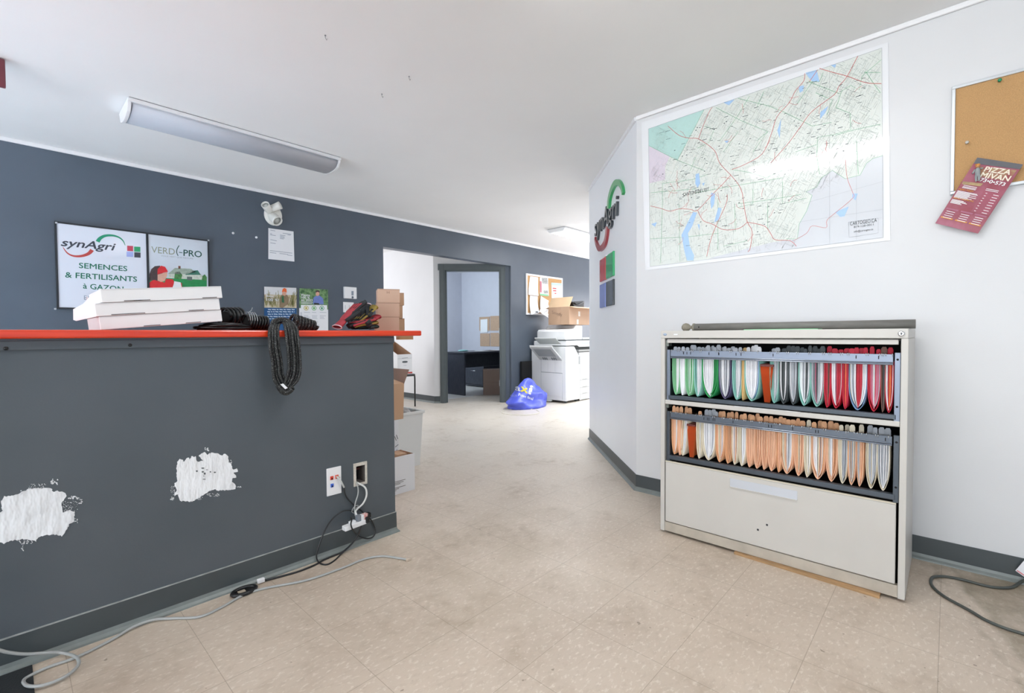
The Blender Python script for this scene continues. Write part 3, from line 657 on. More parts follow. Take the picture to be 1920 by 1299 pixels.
for k in range(5200):                                  # township lots and back roads
    u, v = rnd.random(), rnd.random()
    x, y = uv(u, v)
    if y > 640 + (1345 - x) * .55 and x > 870 and not (y < 700 and x < 1000): continue
    if x > 1180 and y > 690: continue
    up = (v - u) < .12
    if u < .5 and v > .42: a = rnd.choice((0, 90, 90)) + rnd.gauss(-6, 7); L_ = rnd.uniform(8, 38)
    else: a = rnd.choice((-55, 38, -55)) + rnd.gauss(0, 5); L_ = rnd.uniform(10, 55)
    dx, dy = math.cos(R_(a)) * L_ / 2, math.sin(R_(a)) * L_ / 2 - .3 * math.cos(R_(a)) * L_ / 2
    mid = (x + rnd.uniform(-1.5, 1.5), y + rnd.uniform(-1.5, 1.5))
    pts = [(x - dx, y - dy), mid, (x + dx, y + dy)]
    u0 = min(p[0] for p in pts); u1 = max(p[0] for p in pts)
    if u0 < 80 or u1 > 1334: continue
    top = 495 - (x - 75) * .3471; bot = 1240 - (x - 83) * .1244
    if min(p[1] for p in pts) < top + 4 or max(p[1] for p in pts) > bot - 4: continue
    m.ribbon([PMa(*p) for p in pts], rnd.choice((.0005, .0007, .0010)), nR)
decal('map_print', m, MGY, mp)
m = MB(); gl = [[(76, 585), (230, 665), (375, 720)], [(230, 665), (265, 600), (300, 535), (375, 392)], [(560, 330), (720, 370), (800, 400), (960, 480), (1065, 460)], [(940, 240), (1110, 305)], [(1090, 380), (1120, 290), (1170, 260), (1215, 285), (1230, 210), (1335, 120)], [(1090, 380), (1165, 410), (1170, 500), (1060, 530), (990, 540), (985, 640), (1000, 740)],
      [(1343, 640), (1290, 655), (1255, 680), (1220, 745), (1140, 765), (1070, 720), (1010, 760), (985, 810), (925, 835), (960, 855), (930, 940), (890, 1010), (880, 1090), (820, 1090)], [(1200, 560), (1210, 740)], [(525, 715), (620, 730), (710, 760), (800, 720)], [(85, 1090), (280, 1080), (450, 1060)], [(440, 380), (575, 450), (720, 510), (640, 620)], [(660, 560), (720, 510)], [(460, 560), (525, 470), (560, 420)],
      [(880, 360), (960, 240)], [(1250, 185), (1300, 260), (1330, 300)], [(1085, 530), (1190, 500), (1330, 470)], [(150, 790), (310, 770), (400, 740)], [(150, 790), (150, 900), (140, 1220)], [(330, 840), (560, 800), (800, 760)], [(720, 900), (720, 1040)], [(560, 900), (720, 880), (900, 850)], [(240, 900), (245, 1210)], [(90, 840), (330, 820)], [(480, 1130), (610, 1100)], [(800, 780), (800, 900), (930, 870)], [(380, 480), (430, 500), (400, 570), (340, 600)], [(980, 300), (1070, 340), (1040, 420)], [(620, 320), (560, 420)], [(700, 290), (660, 380)], [(560, 510), (480, 620)], [(330, 650), (300, 720)], [(1240, 190), (1330, 190)], [(1020, 190), (1000, 240), (940, 240)], [(870, 620), (985, 580)], [(640, 820), (640, 900), (560, 920)], [(450, 870), (450, 1150)], [(540, 900), (545, 1050)]]
for g in gl: m.ribbon([PMb(*p) for p in g], .0019, nR)
decal('map_print', m, MG, mp)
rl = [[(1208, 100), (1150, 210), (1105, 265), (1080, 310), (960, 400), (900, 480), (830, 575), (735, 680)], [(920, 195), (915, 235), (870, 290), (835, 355), (770, 430), (740, 520), (690, 630), (590, 690), (525, 715)], [(990, 175), (945, 240)], [(1000, 168), (1075, 190), (1150, 210), (1250, 245), (1335, 250)], [(520, 745), (460, 680), (430, 610), (345, 550), (295, 545), (240, 530), (180, 480)], [(345, 550), (370, 480), (405, 400), (420, 378)],
      [(520, 745), (480, 790), (420, 850), (340, 935), (300, 930), (240, 928), (190, 940), (140, 925), (85, 912)], [(520, 745), (575, 820), (595, 930), (610, 1000), (635, 1050), (625, 1140), (612, 1160)], [(500, 850), (495, 900), (440, 1020), (410, 1100), (390, 1185)], [(610, 1000), (560, 1035), (480, 1040), (420, 1010), (370, 990), (340, 935)], [(610, 1000), (700, 1020), (735, 1060), (760, 1095), (840, 1100), (875, 1130)]]
m = MB()
for g in rl: m.ribbon(smooth_path([PM(*p, .0053) for p in g], 4), .0026, nR)
m.ribbon(smooth_path([PM(*p, .0053) for p in [(1140, 660), (1150, 760), (1180, 840), (1180, 870), (1085, 950), (1040, 990), (1035, 1030), (960, 1020), (930, 1060), (860, 1100)]], 4), .0018, nR)
for k in range(60):
    u, v = rnd.uniform(.05, .9), rnd.uniform(.08, .9); x, y = uv(u, v)
    if x > 850 and y > 640: continue
    g = [(x, y)]
    a = rnd.uniform(0, 360)
    for j in range(3): a += rnd.uniform(-40, 40); g.append((g[-1][0] + 18 * math.cos(R_(a)), g[-1][1] + 18 * math.sin(R_(a))))
    if all(85 < q[0] < 1330 and 505 - (q[0] - 75) * .347 < q[1] < 1228 - (q[0] - 83) * .124 for q in g): m.ribbon([PM(*q, .0053) for q in g], .0014, nR)
decal('map_print', m, MRD, mp)
m = MB()
for g in ([(330, 740), (348, 735), (355, 790), (340, 815), (328, 790)], [(415, 840), (435, 845), (430, 900), (415, 930), (410, 890)], [(316, 945), (337, 948), (312, 1020), (288, 1060), (298, 1130), (322, 1180), (318, 1207), (283, 1208), (268, 1150), (253, 1070), (288, 1000)], [(452, 920), (470, 925), (455, 985), (430, 1002)], [(925, 192), (985, 176), (1000, 240), (960, 238), (940, 215)], [(888, 265), (917, 260), (910, 290), (893, 300)], [(1005, 405), (1048, 370), (1030, 410), (1003, 442)], [(90, 1010), (120, 1000), (110, 1025)],
          [(1085, 945), (1158, 915), (1135, 968), (1112, 972)], [(1178, 845), (1207, 845), (1195, 882), (1178, 868)], [(772, 505), (792, 440), (785, 545)], [(480, 352), (540, 336), (510, 368)], [(1060, 150), (1090, 145), (1085, 165)], [(365, 790), (380, 785), (372, 805)], [(485, 560), (510, 558), (498, 572)], [(340, 1010), (352, 1012), (350, 1045)]):
    m.face([PM(*q, .0050) for q in g])
decal('map_print', m, MBL, mp)
m = MB()
for k in range(170):                                     # place names
    u, v = rnd.uniform(.03, .93), rnd.uniform(.05, .95); x, y = uv(u, v)
    if (x > 850 and y > 640) or x > 1280: continue
    L_ = rnd.uniform(8, 30); sl = -.3 + .18 * v; m.ribbon([PM(x, y, .0056), PM(x + L_, y + L_ * sl, .0056)], rnd.choice((.0018, .0026)), nR)
for k in range(60):
    u, v = rnd.uniform(.05, .9), rnd.uniform(.1, .9); x, y = uv(u, v)
    if x > 850 and y > 640: continue
    m.ribbon([PM(x, y, .0056), PM(x + 7, y - 2, .0056)], .004, nR)
decal('map_print', m, MTX, mp)
MTD = mat('map_title', '#33393c', .3)
def mt_text(s_, l, r, cap, bold=0, d=.006):
    a = PM(*l, d); m = MB(); m.text(s_, a, PM(*r, d) - a, PM(l[0], l[1] - cap, d) - a, bold=bold); decal('lettering', m, MTD, mp)
mt_text("CANTONS DE L'EST", (262, 860), (402, 830), 18)
mt_text('CARTOGEO.CA', (1166, 1018), (1310, 998), 20); mt_text('819-120-0011', (1186, 1032), (1292, 1017), 11); mt_text('info@cartogeo.ca', (1186, 1056), (1290, 1042), 10)
m = MB(); q = [PM(*c, .006) for c in ((1158, 1000), (1318, 978), (1318, 1058), (1160, 1082), (1158, 1000))]; m.ribbon(q, .0012, nR)
q = [PM(*c, .006) for c in (tuple(TL), tuple(TR), tuple(BR_), tuple(BL), tuple(TL))]; m.ribbon(q, .0014, nR)
for a, b_ in (((1055, 170), (1055, 1115)), ((1200, 560), (1200, 1095)), ((910, 900), (1343, 780)), ((880, 1000), (1343, 930))): m.ribbon([PM(*a, .006), PM(*b_, .006)], .0006, nR)
decal('map_frame_line', m, GREYINK, mp)

# ------------------------------------------------------------------ cork board and menu at the right edge
cz0, cz1, cy1 = 1.638, 2.103, .006
cb = thing('cork_board', 'cork notice board in an aluminium frame at the right edge of the photo', 'cork board', (XR, cy1 - .6, cz0))
part(B((XR - .012, -1.24, cz0 + .006), (XR, cy1 - .006, cz1 - .006)), 'cork_panel', CORK, cb)
m = MB(); t_ = .013
frame4(m, XR - .02, XR, -1.25, cy1, cz0, cz1, t_, 'y')
part(m, 'frame', ALU, cb, bevel=.002)
for px, py, c, lab in ((1874, 153, '#1f8f63', 'green push pin at the top of the right cork board'), (1813, 269, '#c9c4bb', 'pale push pin in the middle of the right cork board')):
    q = onX(px, py, XR - .012); m = MB(); m.lathe([(.002, 0), (.003, .006), (.0055, .008), (.004, .014), (.0065, .02), (.001, .021)], Matrix.Translation(q) @ Matrix.Rotation(R_(-90), 4, 'Y'), 12); solo(m, 'push_pin', mat('pin_' + c[1:], c, .35), lab, 'push pin', 'push pins')
def P8(zx, zy, d=.034): return onX(1730 + zx * .27697, 100 + zy * .27697, XR - d)
FQ = [V((370, 705)), V((680, 752)), V((375, 1220)), V((85, 1150))]
men = sheet('pizza_menu', 'dark red pizza menu leaflet pinned crooked on the cork board corner', 'leaflet', [P8(*q, .0335) for q in FQ], nR, mat('menu_red', '#8f2f42', .35, var=.18, vscale=14, coat=.3, color2='#a65a70'), d=0)
def FU(u, v, d=.0355):
    q = (FQ[0] * (1 - u) + FQ[1] * u) * (1 - v) + (FQ[3] * (1 - u) + FQ[2] * u) * v; return P8(q.x, q.y, d)
poly([(0, 0), (1, 0), (1, .07), (0, .09)], FU, mat('menu_slate', '#5c5c62', .4, var=.2, vscale=30), men, 'print_block')
poly([(.16, .12), (.95, .09), (.93, .25), (.22, .25)], lambda u, v: FU(u, v, .036), mat('menu_sand', '#a98d62', .5, var=.4, vscale=40, color2='#8f3040'), men, 'print_block')
CRM = mat('cream_ink', '#efe6d4', .5); YEL = mat('amber_ink', '#d8923c', .5); WHT = mat('white_ink', '#f1eef0', .5)
for s_, a, b_, cp, mt_ in (('PIZZA', (.30, .175), (.86, .165), .072, CRM), ('MIVAN', (.30, .262), (.92, .252), .075, CRM), ('573•0•573', (.27, .315), (.90, .325), .048, WHT), ('MENU PIZZA', (.03, .485), (.36, .478), .02, YEL), ('MENU FAMILIAL', (.03, .615), (.50, .61), .02, YEL)):
    o_ = FU(*a, .0366); m = MB(); m.text(s_, o_, FU(*b_, .0366) - o_, FU(a[0], a[1] - cp, .0366) - o_, bold=.04); decal('lettering', m, mt_, men)
poly([(.02, .36), (.45, .34), (.43, .385), (.03, .40)], lambda u, v: FU(u, v, .036), mat('menu_sand2', '#b99c70', .5, var=.4, vscale=50), men, 'print_block')
rr = []
for v in (.41, .43, .445): rr.append((.08, v, .38, v)); 
for v in (.40, .42): rr.append((.58, v, .86, v))
for k in range(9): rr.append((.03, .50 + .012 * k, rnd.uniform(.3, .55), .50 + .012 * k))
for k in range(5): rr.append((.03, .63 + .012 * k, rnd.uniform(.2, .4), .63 + .012 * k))
for k in range(8): rr.append((.62, .46 + .037 * k, .66, .46 + .037 * k)); rr.append((.80, .465 + .037 * k, .92, .465 + .037 * k))
for cx in (.04, .37, .69):
    for k in range(4): rr.append((cx + .03, .80 + .03 * k, cx + .22, .80 + .03 * k))
lines(lambda u, v: FU(u, v, .0366), rr, WHT, men, nR, .0022)
for cx in (.03, .36, .68):
    poly([(cx, .885), (cx + .27, .885), (cx + .27, .905), (cx, .905)], lambda u, v: FU(u, v, .036), YEL, men, 'print_block')
    poly([(cx, .755), (cx + .27, .755), (cx + .27, .775), (cx, .775)], lambda u, v: FU(u, v, .036), mat('menu_mauve', '#a9647c', .5), men, 'print_block')
poly([(.55, .43), (.98, .43), (.98, .74), (.57, .74)], lambda u, v: FU(u, v, .0359), mat('menu_mauve2', '#9f4d60', .5, var=.2), men, 'print_block')
# small figure-shaped clip on the menu
q = P8(372, 790, .05)
fc = thing('figure_clip', 'tiny grey figure-shaped clip with yellow top pinned on the pizza menu', 'clip', q)
GC = mat('clip_grey', '#9aa0a2', .4, var=.2, vscale=60)
m = MB(); m.ball(q + V((0, .0, -.008)), (.006, .0085, .020)); m.ball(q + V((0, .0045, -.030)), (.005, .0042, .018)); m.ball(q + V((0, -.0045, -.030)), (.005, .0042, .018)); m.tube([q + V((0, .008, .004)), q + V((-.003, .015, -.012))], .003, 6); m.tube([q + V((0, -.008, .004)), q + V((-.003, -.016, .004))], .003, 6); m.box(q + V((0, -.004, -.014)), q + V((.0145, .004, -.006))); part(m, 'body', GC, fc)
m = MB(); m.ball(q + V((0, 0, .016)), .0068); part(m, 'head', mat('clip_tan', '#c08d5c', .5), fc)
m = MB(); m.ball(q + V((0, 0, .022)), (.0075, .0082, .0042)); part(m, 'cap', YEL, fc)

# ------------------------------------------------------------------ counter top and what lies on it
TZ = 1.064
WOOD = mat('red_stained_wood', '#e2431e', 0.28, var=.25, vscale=5, stretch=(1, 14, 14), coat=.25, color2='#cc3414')
ct = thing('countertop', 'red stained wooden counter top on the slate half wall', 'countertop', (CE, YC + .2, 1.036))
part(B((XL, YC - .045, 1.036), (1.538, YC + .44, TZ)), 'top_board', WOOD, ct, bevel=.006)
a, b_ = onY(745.4, 629, YC + .2), onY(772, 634.6, YC + .2)
PLY = mat('plywood_edge', '#b98d64', .7, var=.45, vscale=90, stretch=(.05, .05, 1))
solo(B((a.x, YC + .185, 1.014), (b_.x, YC + .215, 1.0358)), 'plywood_block', PLY, 'plywood block under the overhanging end of the red counter top', 'wood block')
# three flat white boxes, tilted on the cords
def flatbox(label, org, ang, L_, D_, H_, tuck):
    t = thing('mailing_box', label, 'box', org, 'flat white boxes on the counter')
    M_ = Matrix.Translation(V(org)) @ Matrix.Rotation(R_(-ang), 4, 'Y')
    m = MB(); m.box((0, 0, 0), (L_, D_, H_), M_); part(m, 'body', CARDW, t, bevel=.002)
    m = MB(); m.box((.003, -.0012, H_ - .004), (L_ - .003, .0, H_ - .001), M_); part(m, 'lid_edge', mat('card_edge_white', '#d5d6d8', .6), t)  # lid edge drawn as a slightly greyer strip
    m = MB()
    for x in tuck: m.box((x, -.0014, .002), (x + .05, 0, .005), M_)
    part(m, 'tuck_slot', mat('slot_grey', '#6c6a6a', .7), t)
    return t, M_
ang = 5.6
t, M0 = flatbox('lowest of the three flat white boxes on the red counter', (.227, YC + .01, TZ), ang, .375, .33, .046, (.12, .25))
c_ = M0 @ V((-.006, -.004, .047)); t, M1 = flatbox('middle one of the three flat white boxes on the red counter', tuple(c_), ang, .378, .335, .045, (.04, .085, .27))
m = MB(); m.slab([M1 @ V(q) for q in ((0, .001, .0), (0, .001, .044), (-.020, .03, .050), (-.052, .045, .030), (-.056, .045, -.006), (-.05, .04, -.010))], (.002, .002, 0)); part(m, 'end_flap', CARDW, t)
c_ = M1 @ V((.02, -.004, .046)); t, M2 = flatbox('topmost flat white box of the stack of three on the red counter', tuple(c_), ang, .37, .32, .047, (.06, .085, .3))
m = MB(); m.slab([M2 @ V(q) for q in ((0, .001, .002), (0, .001, .045), (-.016, .08, .034), (-.046, .10, -.004), (-.04, .09, -.012))], (.002, .002, 0)); part(m, 'end_flap', CARDW, t)
m = MB(); q = M2 @ V((-.035, .1, -.012)); m.slab([q, q + V((.02, 0, .0)), q + V((.004, 0, .045))], (0, .004, 0)); part(m, 'torn_flap', mat('pinkish_card', '#e6dadd'), t)

# black braided cords
CORD = mat('black_braid', '#101214', .55)
nt = CORD.node_tree; b0 = nt.nodes['Principled BSDF']; vz = nt.nodes.new('ShaderNodeTexNoise'); vz.inputs['Scale'].default_value = 420; vz.inputs['Detail'].default_value = 1
tcn = nt.nodes['Texture Coordinate']; nt.links.new(tcn.outputs['Object'], vz.inputs['Vector'])
rmp = nt.nodes.new('ShaderNodeValToRGB'); rmp.color_ramp.elements[0].position = .635; rmp.color_ramp.elements[1].position = .70; rmp.color_ramp.elements[0].color = lin('#0d0f11'); rmp.color_ramp.elements[1].color = lin('#aeb2ae')  # pale noise dots paint the glints on the braid
nt.links.new(vz.outputs[0], rmp.inputs[0]); nt.links.new(rmp.outputs[0], b0.inputs['Base Color'])
SLEEVE = mat('black_glossy_tube', '#0f1214', .3, var=.3, vscale=60)
def hank(label, P0, P1_, r0, r1, turns, rope, mt, squash=.8, extra=None, grp='coiled black cords on the counter'):
    P0, P1_ = V(P0), V(P1_); t = thing('cord_hank', label, 'cord', (P0 + P1_) / 2 - V((0, 0, r0)), grp)
    ax = (P1_ - P0); u = V((ax.y, -ax.x, 0)).normalized(); v = u.cross(ax.normalized()); v = v if v.z > 0 else -v
    pts = []; n = int(turns * 18)
    for i in range(n + 1):
        s_ = i / n; a = 2 * math.pi * turns * s_; r = r0 + (r1 - r0) * s_
        pts.append(P0 + ax * s_ + u * math.cos(a) * r + v * math.sin(a) * r * squash)
    m = MB(); m.tube(pts, rope, 7); part(m, 'coil', mt, t)
    m = MB(); m.tube([P0 + ax * .1 + v * 0, P0 + ax * .5, P1_ - ax * .1], min(r0, r1) * .72, 10); part(m, 'core', mt, t)
    return t
def OC(px, py, Y): return onY(px, py, Y)
# flat loop that the boxes rest on
t = thing('cord_hank', 'flat loops of glossy black tubing under the right end of the white boxes', 'cord', OC(410, 620, YC + .06), 'coiled black cords on the counter')
m = MB(); rnd = random.Random(3)
a, b_ = OC(364, 611, YC + .02), OC(462, 611, YC + .1)
for k in range(7):
    w_ = .010 + .034 * rnd.random(); z0 = TZ + .0075 + .0030 * k; cx = (a.x + b_.x) / 2 + rnd.uniform(-.02, .03); hx = (b_.x - a.x) / 2 - rnd.uniform(0, .05)
    m.tube([V((cx + hx * math.cos(q), YC + .08 + (w_ + .045) * math.sin(q), z0 + .002 * math.sin(q * 2 + k))) for q in [2 * math.pi * i / 36 for i in range(36)]], .0048, 7, closed=True)
part(m, 'loops', SLEEVE, t)
hank('black cord coil standing behind the flat loops beside the white boxes', OC(428, 595, YC + .16) + V((-.02, 0, 0)), OC(452, 592, YC + .22), .040, .036, 5, .0048, SLEEVE, 1.0)
t = hank('black cord coil with shiny clear wrap in the middle of the cords', OC(458, 603, YC + .08), OC(500, 606, YC + .1), .036, .034, 8, .0050, SLEEVE, .85)
FILMM = mat('clear_wrap', '#dfe6ea', .12, alpha=.35, spec=.8)
m = MB(); c0, c1 = OC(463, 601, YC + .08), OC(476, 602, YC + .085); ax = c1 - c0
for s_ in range(4):
    q = c0 + ax * (s_ / 3)
    m.tube([q + V((0, math.cos(a) * .044, math.sin(a) * .038)) for a in [math.pi * i / 10 for i in range(11)]], lambda t: .0016, 5)
m.tube([c0 + V((0, -.02, .034)), c0 + V((.012, -.02, .044)), c0 + V((.016, -.02, .056))], .0016, 5)
part(m, 'clear_wrap', FILMM, t)
hank('tapered black rope coil in front of the posters, right end of the cords', OC(548, 604, YC + .1), OC(592, 611, YC + .12), .036, .018, 7, .0070, CORD, 1.0)
# hank that hangs over the counter edge
t = thing('cord_hank', 'speckled black rope hank hanging in a long loop over the counter front', 'cord', OC(530, 735, YC - .09), 'coiled black cords on the counter')
YH = YC - .068
def ropepath(l):
    out = []
    for (px, py, dy) in l: out.append(onY(px, py, YH + dy))
    return smooth_path(out, 6)
strands = []
rnd = random.Random(9)
for k in range(4):
    o = k * 4.6; d = -.012 + .008 * (k % 2)
    strands.append([(513 + o * .9, 606 - k * .7, .10), (508 + o, 612, .035), (505 + o * 1.15, 622, .004), (506 + o * 1.2, 650, d), (511 + o * 1.2, 680, d), (512 + o * 1.25, 700, d), (515 + o * 1.5, 714, d), (524 + o * 1.6, 725, d), (530 + o * 1.5, 730 + k % 2, d)])
for k in range(5):
    o = k * 5.2; d = -.012 + .008 * (k % 2)
    strands.append([(527 + o * .8, 604 - k * .5, .11), (532 + o * .8, 606, .05), (535 + o * 1.0, 616, .012), (538 + o * 1.05, 640, d), (541 + o * 1.05, 670, d), (541 + o * 1.05, 695, d), (536 + o * 1.1, 711, d), (533 + o * .9, 720, d), (532 + o * .35, 730 + k % 2, d)])
for s_ in strands:
    m = MB(); m.tube(ropepath(s_), .0060, 8); part(m, 'strand', CORD, t)
for k in range(3):
    m = MB(); m.tube(ropepath([(505 + k, 618 - 2 * k, .06), (512, 608 - 3 * k, .06), (525, 602 - 2.2 * k, .07), (540, 604 - 2 * k, .07), (553 - k, 612 - k, .05), (558 - 2 * k, 622 - k, .015)]), .0068, 8); part(m, 'strand', CORD, t)
m = MB(); m.tube(ropepath([(522, 722, -.012), (529, 733, -.014), (538, 736, -.014), (546, 730, -.012)]), .012, 8); part(m, 'tail_bundle', CORD, t)
m = MB(); m.slab([onY(526, 720.5, YH - .027), onY(531, 719, YH - .027), onY(539.5, 727, YH - .029), onY(535, 729.5, YH - .029)], (0, .004, 0)); part(m, 'paper_tag', PAPER, t, label='small white tag')

# work gloves
GB = mat('glove_black', '#22262a', .75, var=.2, vscale=60); GRD = mat('glove_red', '#a9343f', .7, var=.2, vscale=80); GYL = mat('glove_mustard', '#a58f44', .75, var=.25, vscale=80); GGN = mat('glove_dark_green', '#1f3f3c', .7, var=.2, vscale=60); GPK = mat('glove_band', '#e6d3da', .6)
def glove(label, tip, cuff, Y, back, trim, thick=.012, curl=.1):
    """glove seen edge-on: fingers toward tip, open cuff at the other end (pixel ends)"""
    A, C_ = onY(*cuff, Y), onY(*tip, Y); d = (C_ - A); Ln = d.length; d.normalize()
    t = thing('work_glove', label, 'glove', (A + C_) / 2 - V((0, 0, .02)), 'work gloves piled on the counter')
    yv = V((0, 1, 0)); nv = d.cross(yv).normalized(); nv = nv if nv.z > 0 else -nv
    Mx = Matrix((d, yv, nv)).transposed()
    m = MB(); m.ball(A + d * Ln * .38, (Ln * .26, .047, thick), Mx)
    for k, (fl, ln_) in enumerate(((.36, .30), (.40, .36), (.39, .34), (.36, .27))):
        y0 = -.033 + .022 * k
        m.tube(smooth_path([A + d * Ln * .42 + yv * y0, A + d * Ln * .66 + yv * y0 * 1.08 + nv * .003, A + d * Ln * (.62 + ln_) + yv * y0 * 1.15 - nv * curl * Ln * .2 * (k + 1) / 4], 4), lambda q: .0105 - .0025 * q, 8)
    m.tube(smooth_path([A + d * Ln * .22 - yv * .035, A + d * Ln * .42 - yv * .062, A + d * Ln * .56 - yv * .07 - nv * .004], 4), lambda q: .0115 - .003 * q, 8)
    part(m, 'palm', GB, t)
    m = MB(); m.ball(A + d * Ln * .40 + nv * thick * .55, (Ln * .25, .04, thick * .7), Mx)
    for k in range(4):
        y0 = -.033 + .022 * k; m.tube([A + d * Ln * .5 + yv * y0 + nv * .008, A + d * Ln * .8 + yv * y0 * 1.1 + nv * .0075], lambda q: .0055, 6)
    part(m, 'back_panel', back, t)
    m = MB(); pr = []
    for i in range(5):
        q = A + d * Ln * (.0 + .05 * i); pr.append([q + yv * math.cos(a) * (.045 - .002 * i) + nv * math.sin(a) * (thick * (1.05 - .04 * i)) for a in [2 * math.pi * k / 18 for k in range(18)]])
    for P_, Q_ in zip(pr, pr[1:]):
        for k in range(18): m.face([P_[k], P_[(k + 1) % 18], Q_[(k + 1) % 18], Q_[k]])
    bmesh.ops.remove_doubles(m.bm, verts=m.bm.verts[:], dist=1e-6)
    o = part(m, 'cuff', back, t, smooth=True); so = o.modifiers.new('thick', 'SOLIDIFY'); so.thickness = .002
    m = MB(); m.tube(pr[0], .0028, 6, closed=True); part(m, 'cuff_trim', trim, t)
    if thick < .0135 and trim not in (GPK,):
        m = MB(); m.tube(smooth_path([A + d * Ln * .12 - yv * .052, A + d * Ln * .5 - yv * .062 + nv * .004, A + d * Ln * .98 - yv * .055 + nv * .002 - nv * curl * Ln * .12], 5), lambda q: .0058 - .002 * abs(q - .5), 8); part(m, 'edge_piping', trim, t)
    return t
YG = YC + .12
glove('work glove with red cuff and white band leaning at the left of the glove pile', (683, 562), (632, 613), YG - .02, GRD, GPK, .013, .25)
glove('black glove standing second from the top of the glove pile', (664, 609), (687, 571), YG + .03, GB, GPK, .012, .0)
glove('glove with mustard edge sticking out at the upper right of the pile', (661, 607), (700, 576), YG + .02, GYL, GYL, .013, .0)
glove('glove with red edge curving right under the mustard one', (655, 611), (706, 594), YG, GRD, GRD, .011, -.2)
glove('glove with red edge in the middle of the pile', (652, 612), (699, 598), YG - .03, GRD, GRD, .009, .0)
glove('glove with mustard edge low in the pile', (654, 614), (701, 605), YG - .01, GYL, GYL, .009, .0)
glove('dark green glove at the bottom right of the glove pile', (662, 615), (702, 612.5), YG + .0, GGN, GGN, .008, .0)
# small brown cartons
def carton(label, M_, sx, sy, sz, mt, grp, flap=True, name='cardboard_carton', mark=None):
    t = thing(name, label, 'box', M_.translation, grp)
    m = MB(); m.box((-sx / 2, -sy / 2, 0), (sx / 2, sy / 2, sz), M_); part(m, 'body', mt, t, bevel=.0015)
    m = MB(); m.box((-.0015, -sy / 2 - .0006, sz * .0), (.0015, sy / 2 + .0006, sz + .0006), M_) if flap else m.box((-sx / 2 - .0005, -sy / 2 - .0005, sz - .004), (sx / 2 + .0005, sy / 2 + .0005, sz - .002), M_)
    part(m, 'flap_seam', CARD_D, t)
    if mark:
        m = MB(); o_ = M_ @ V((mark[1], -sy / 2 - .0008, mark[2])); m.text(mark[0], o_, (M_.to_3x3() @ V((mark[3], 0, 0))), V((0, 0, mark[4]))); part(m, 'marking', CARD_D, t, fixn=False)
    return t
Gc = 'small cartons stacked at the counter end'
rz = R_(-27)
zc = TZ
CARD_S = mat('carton_tan', '#c3a590', .7, var=.06, vscale=6)
for k, (pxc, w_, h_, lab) in enumerate(((725, .128, .080, 'bottom carton of the front stack on the counter end'), (727, .124, .079, 'middle carton of the front stack on the counter end'), (728, .122, .076, 'top carton of the front stack, with pale printed mark'))):
    p = onY(pxc, 612, YC + .22); carton(lab, Matrix.Translation((p.x, p.y, zc)) @ Matrix.Rotation(rz, 4, 'Z'), w_, .10, h_, CARD_S, Gc, False, mark=('H', -.01, .05, .014, .014) if k == 2 else None); zc += h_ + .0005
zc = TZ
for k, (pxc, w_, h_, lab) in enumerate(((739.5, .11, .077, 'bottom carton of the rear stack on the counter end'), (736, .11, .078, 'middle carton of the rear stack on the counter end'), (739, .11, .075, 'top carton of the rear stack on the counter end'))):
    p = onY(pxc, 612, YC + .345); carton(lab, Matrix.Translation((p.x, p.y, zc)) @ Matrix.Rotation(rz, 4, 'Z'), w_, .10, h_, CARD, Gc, False); zc += h_ + .0005

# ------------------------------------------------------------------ half wall: plates, patches, power strip, cables
nC = V((0, -1, 0))
def P7(zx, zy, d=.006): return onY(590 + zx / 6.185, 860 + zy / 6.185, YC - d)
a, b_ = P7(133, 116, 0), P7(306, 392, 0)
t = thing('network_plate', 'white network wall plate with red and blue jacks on the counter wall', 'wall plate', (a.x, YC, b_.z))
part(B((a.x, YC - .006, b_.z), (b_.x, YC, a.z)), 'plate', WHITE_PL, t, bevel=.002)
for x0, y0, x1, y1, c, nm in ((180, 206, 214, 238, '#d9442f', 'red'), (238, 190, 272, 224, '#d9442f', 'red'), (184, 292, 216, 324, '#3660c4', 'blue')):
    q0, q1 = P7(x0, y0), P7(x1, y1); m = MB(); m.box((q0.x, YC - .010, q1.z), (q1.x, YC - .006, q0.z)); j = part(m, 'jack', mat('jack_' + nm, c, .4), t, label=nm + ' jack')
    m = MB(); m.box((q0.x * .7 + q1.x * .3, YC - .0104, q1.z), (q0.x * .3 + q1.x * .7, YC - .010, q1.z * .45 + q0.z * .55)); part(m, 'socket', BLACK_M, t)
fr0, fr1, fr2, fr3 = onY(662.5, 890, YC).x, onY(688, 890, YC).x, onY(675, 909.5, YC).z, onY(675, 866.5, YC).z
t = thing('open_outlet_box', 'open outlet hole with chipped white rim in the counter wall', 'outlet', ((fr0 + fr1) / 2, YC, fr2))
ob = t
m = MB(); y0, y1 = YC - .004, YC + .05
m.box((fr0, y0, fr2), (hx0 + .004, YC, fr3)); m.box((hx1 - .004, y0, fr2), (fr1, YC, fr3)); m.box((hx0 + .004, y0, fr2), (hx1 - .004, YC, hz0 + .004)); m.box((hx0 + .004, y0, hz1 - .004), (hx1 - .004, YC, fr3))
part(m, 'rim', mat('chipped_plaster', '#d3cdc2', .7, var=.25, vscale=90), t, bevel=.001)
m = MB(); m.box((hx0, YC + .0, hz0), (hx0 + .003, YC + .07, hz1)); m.box((hx1 - .003, YC, hz0), (hx1, YC + .07, hz1)); m.box((hx0, YC, hz0), (hx1, YC + .07, hz0 + .003)); m.box((hx0, YC, hz1 - .003), (hx1, YC + .07, hz1))
part(m, 'box_sides', mat('old_box_grey', '#6b6460', .7), t)
m = MB(); m.box((hx0, YC + .05, hz0 * .4 + hz1 * .6), (hx1, YC + .06, hz0 * .3 + hz1 * .7)); part(m, 'inner_strap', mat('hole_red', '#5a2a28', .8), t)
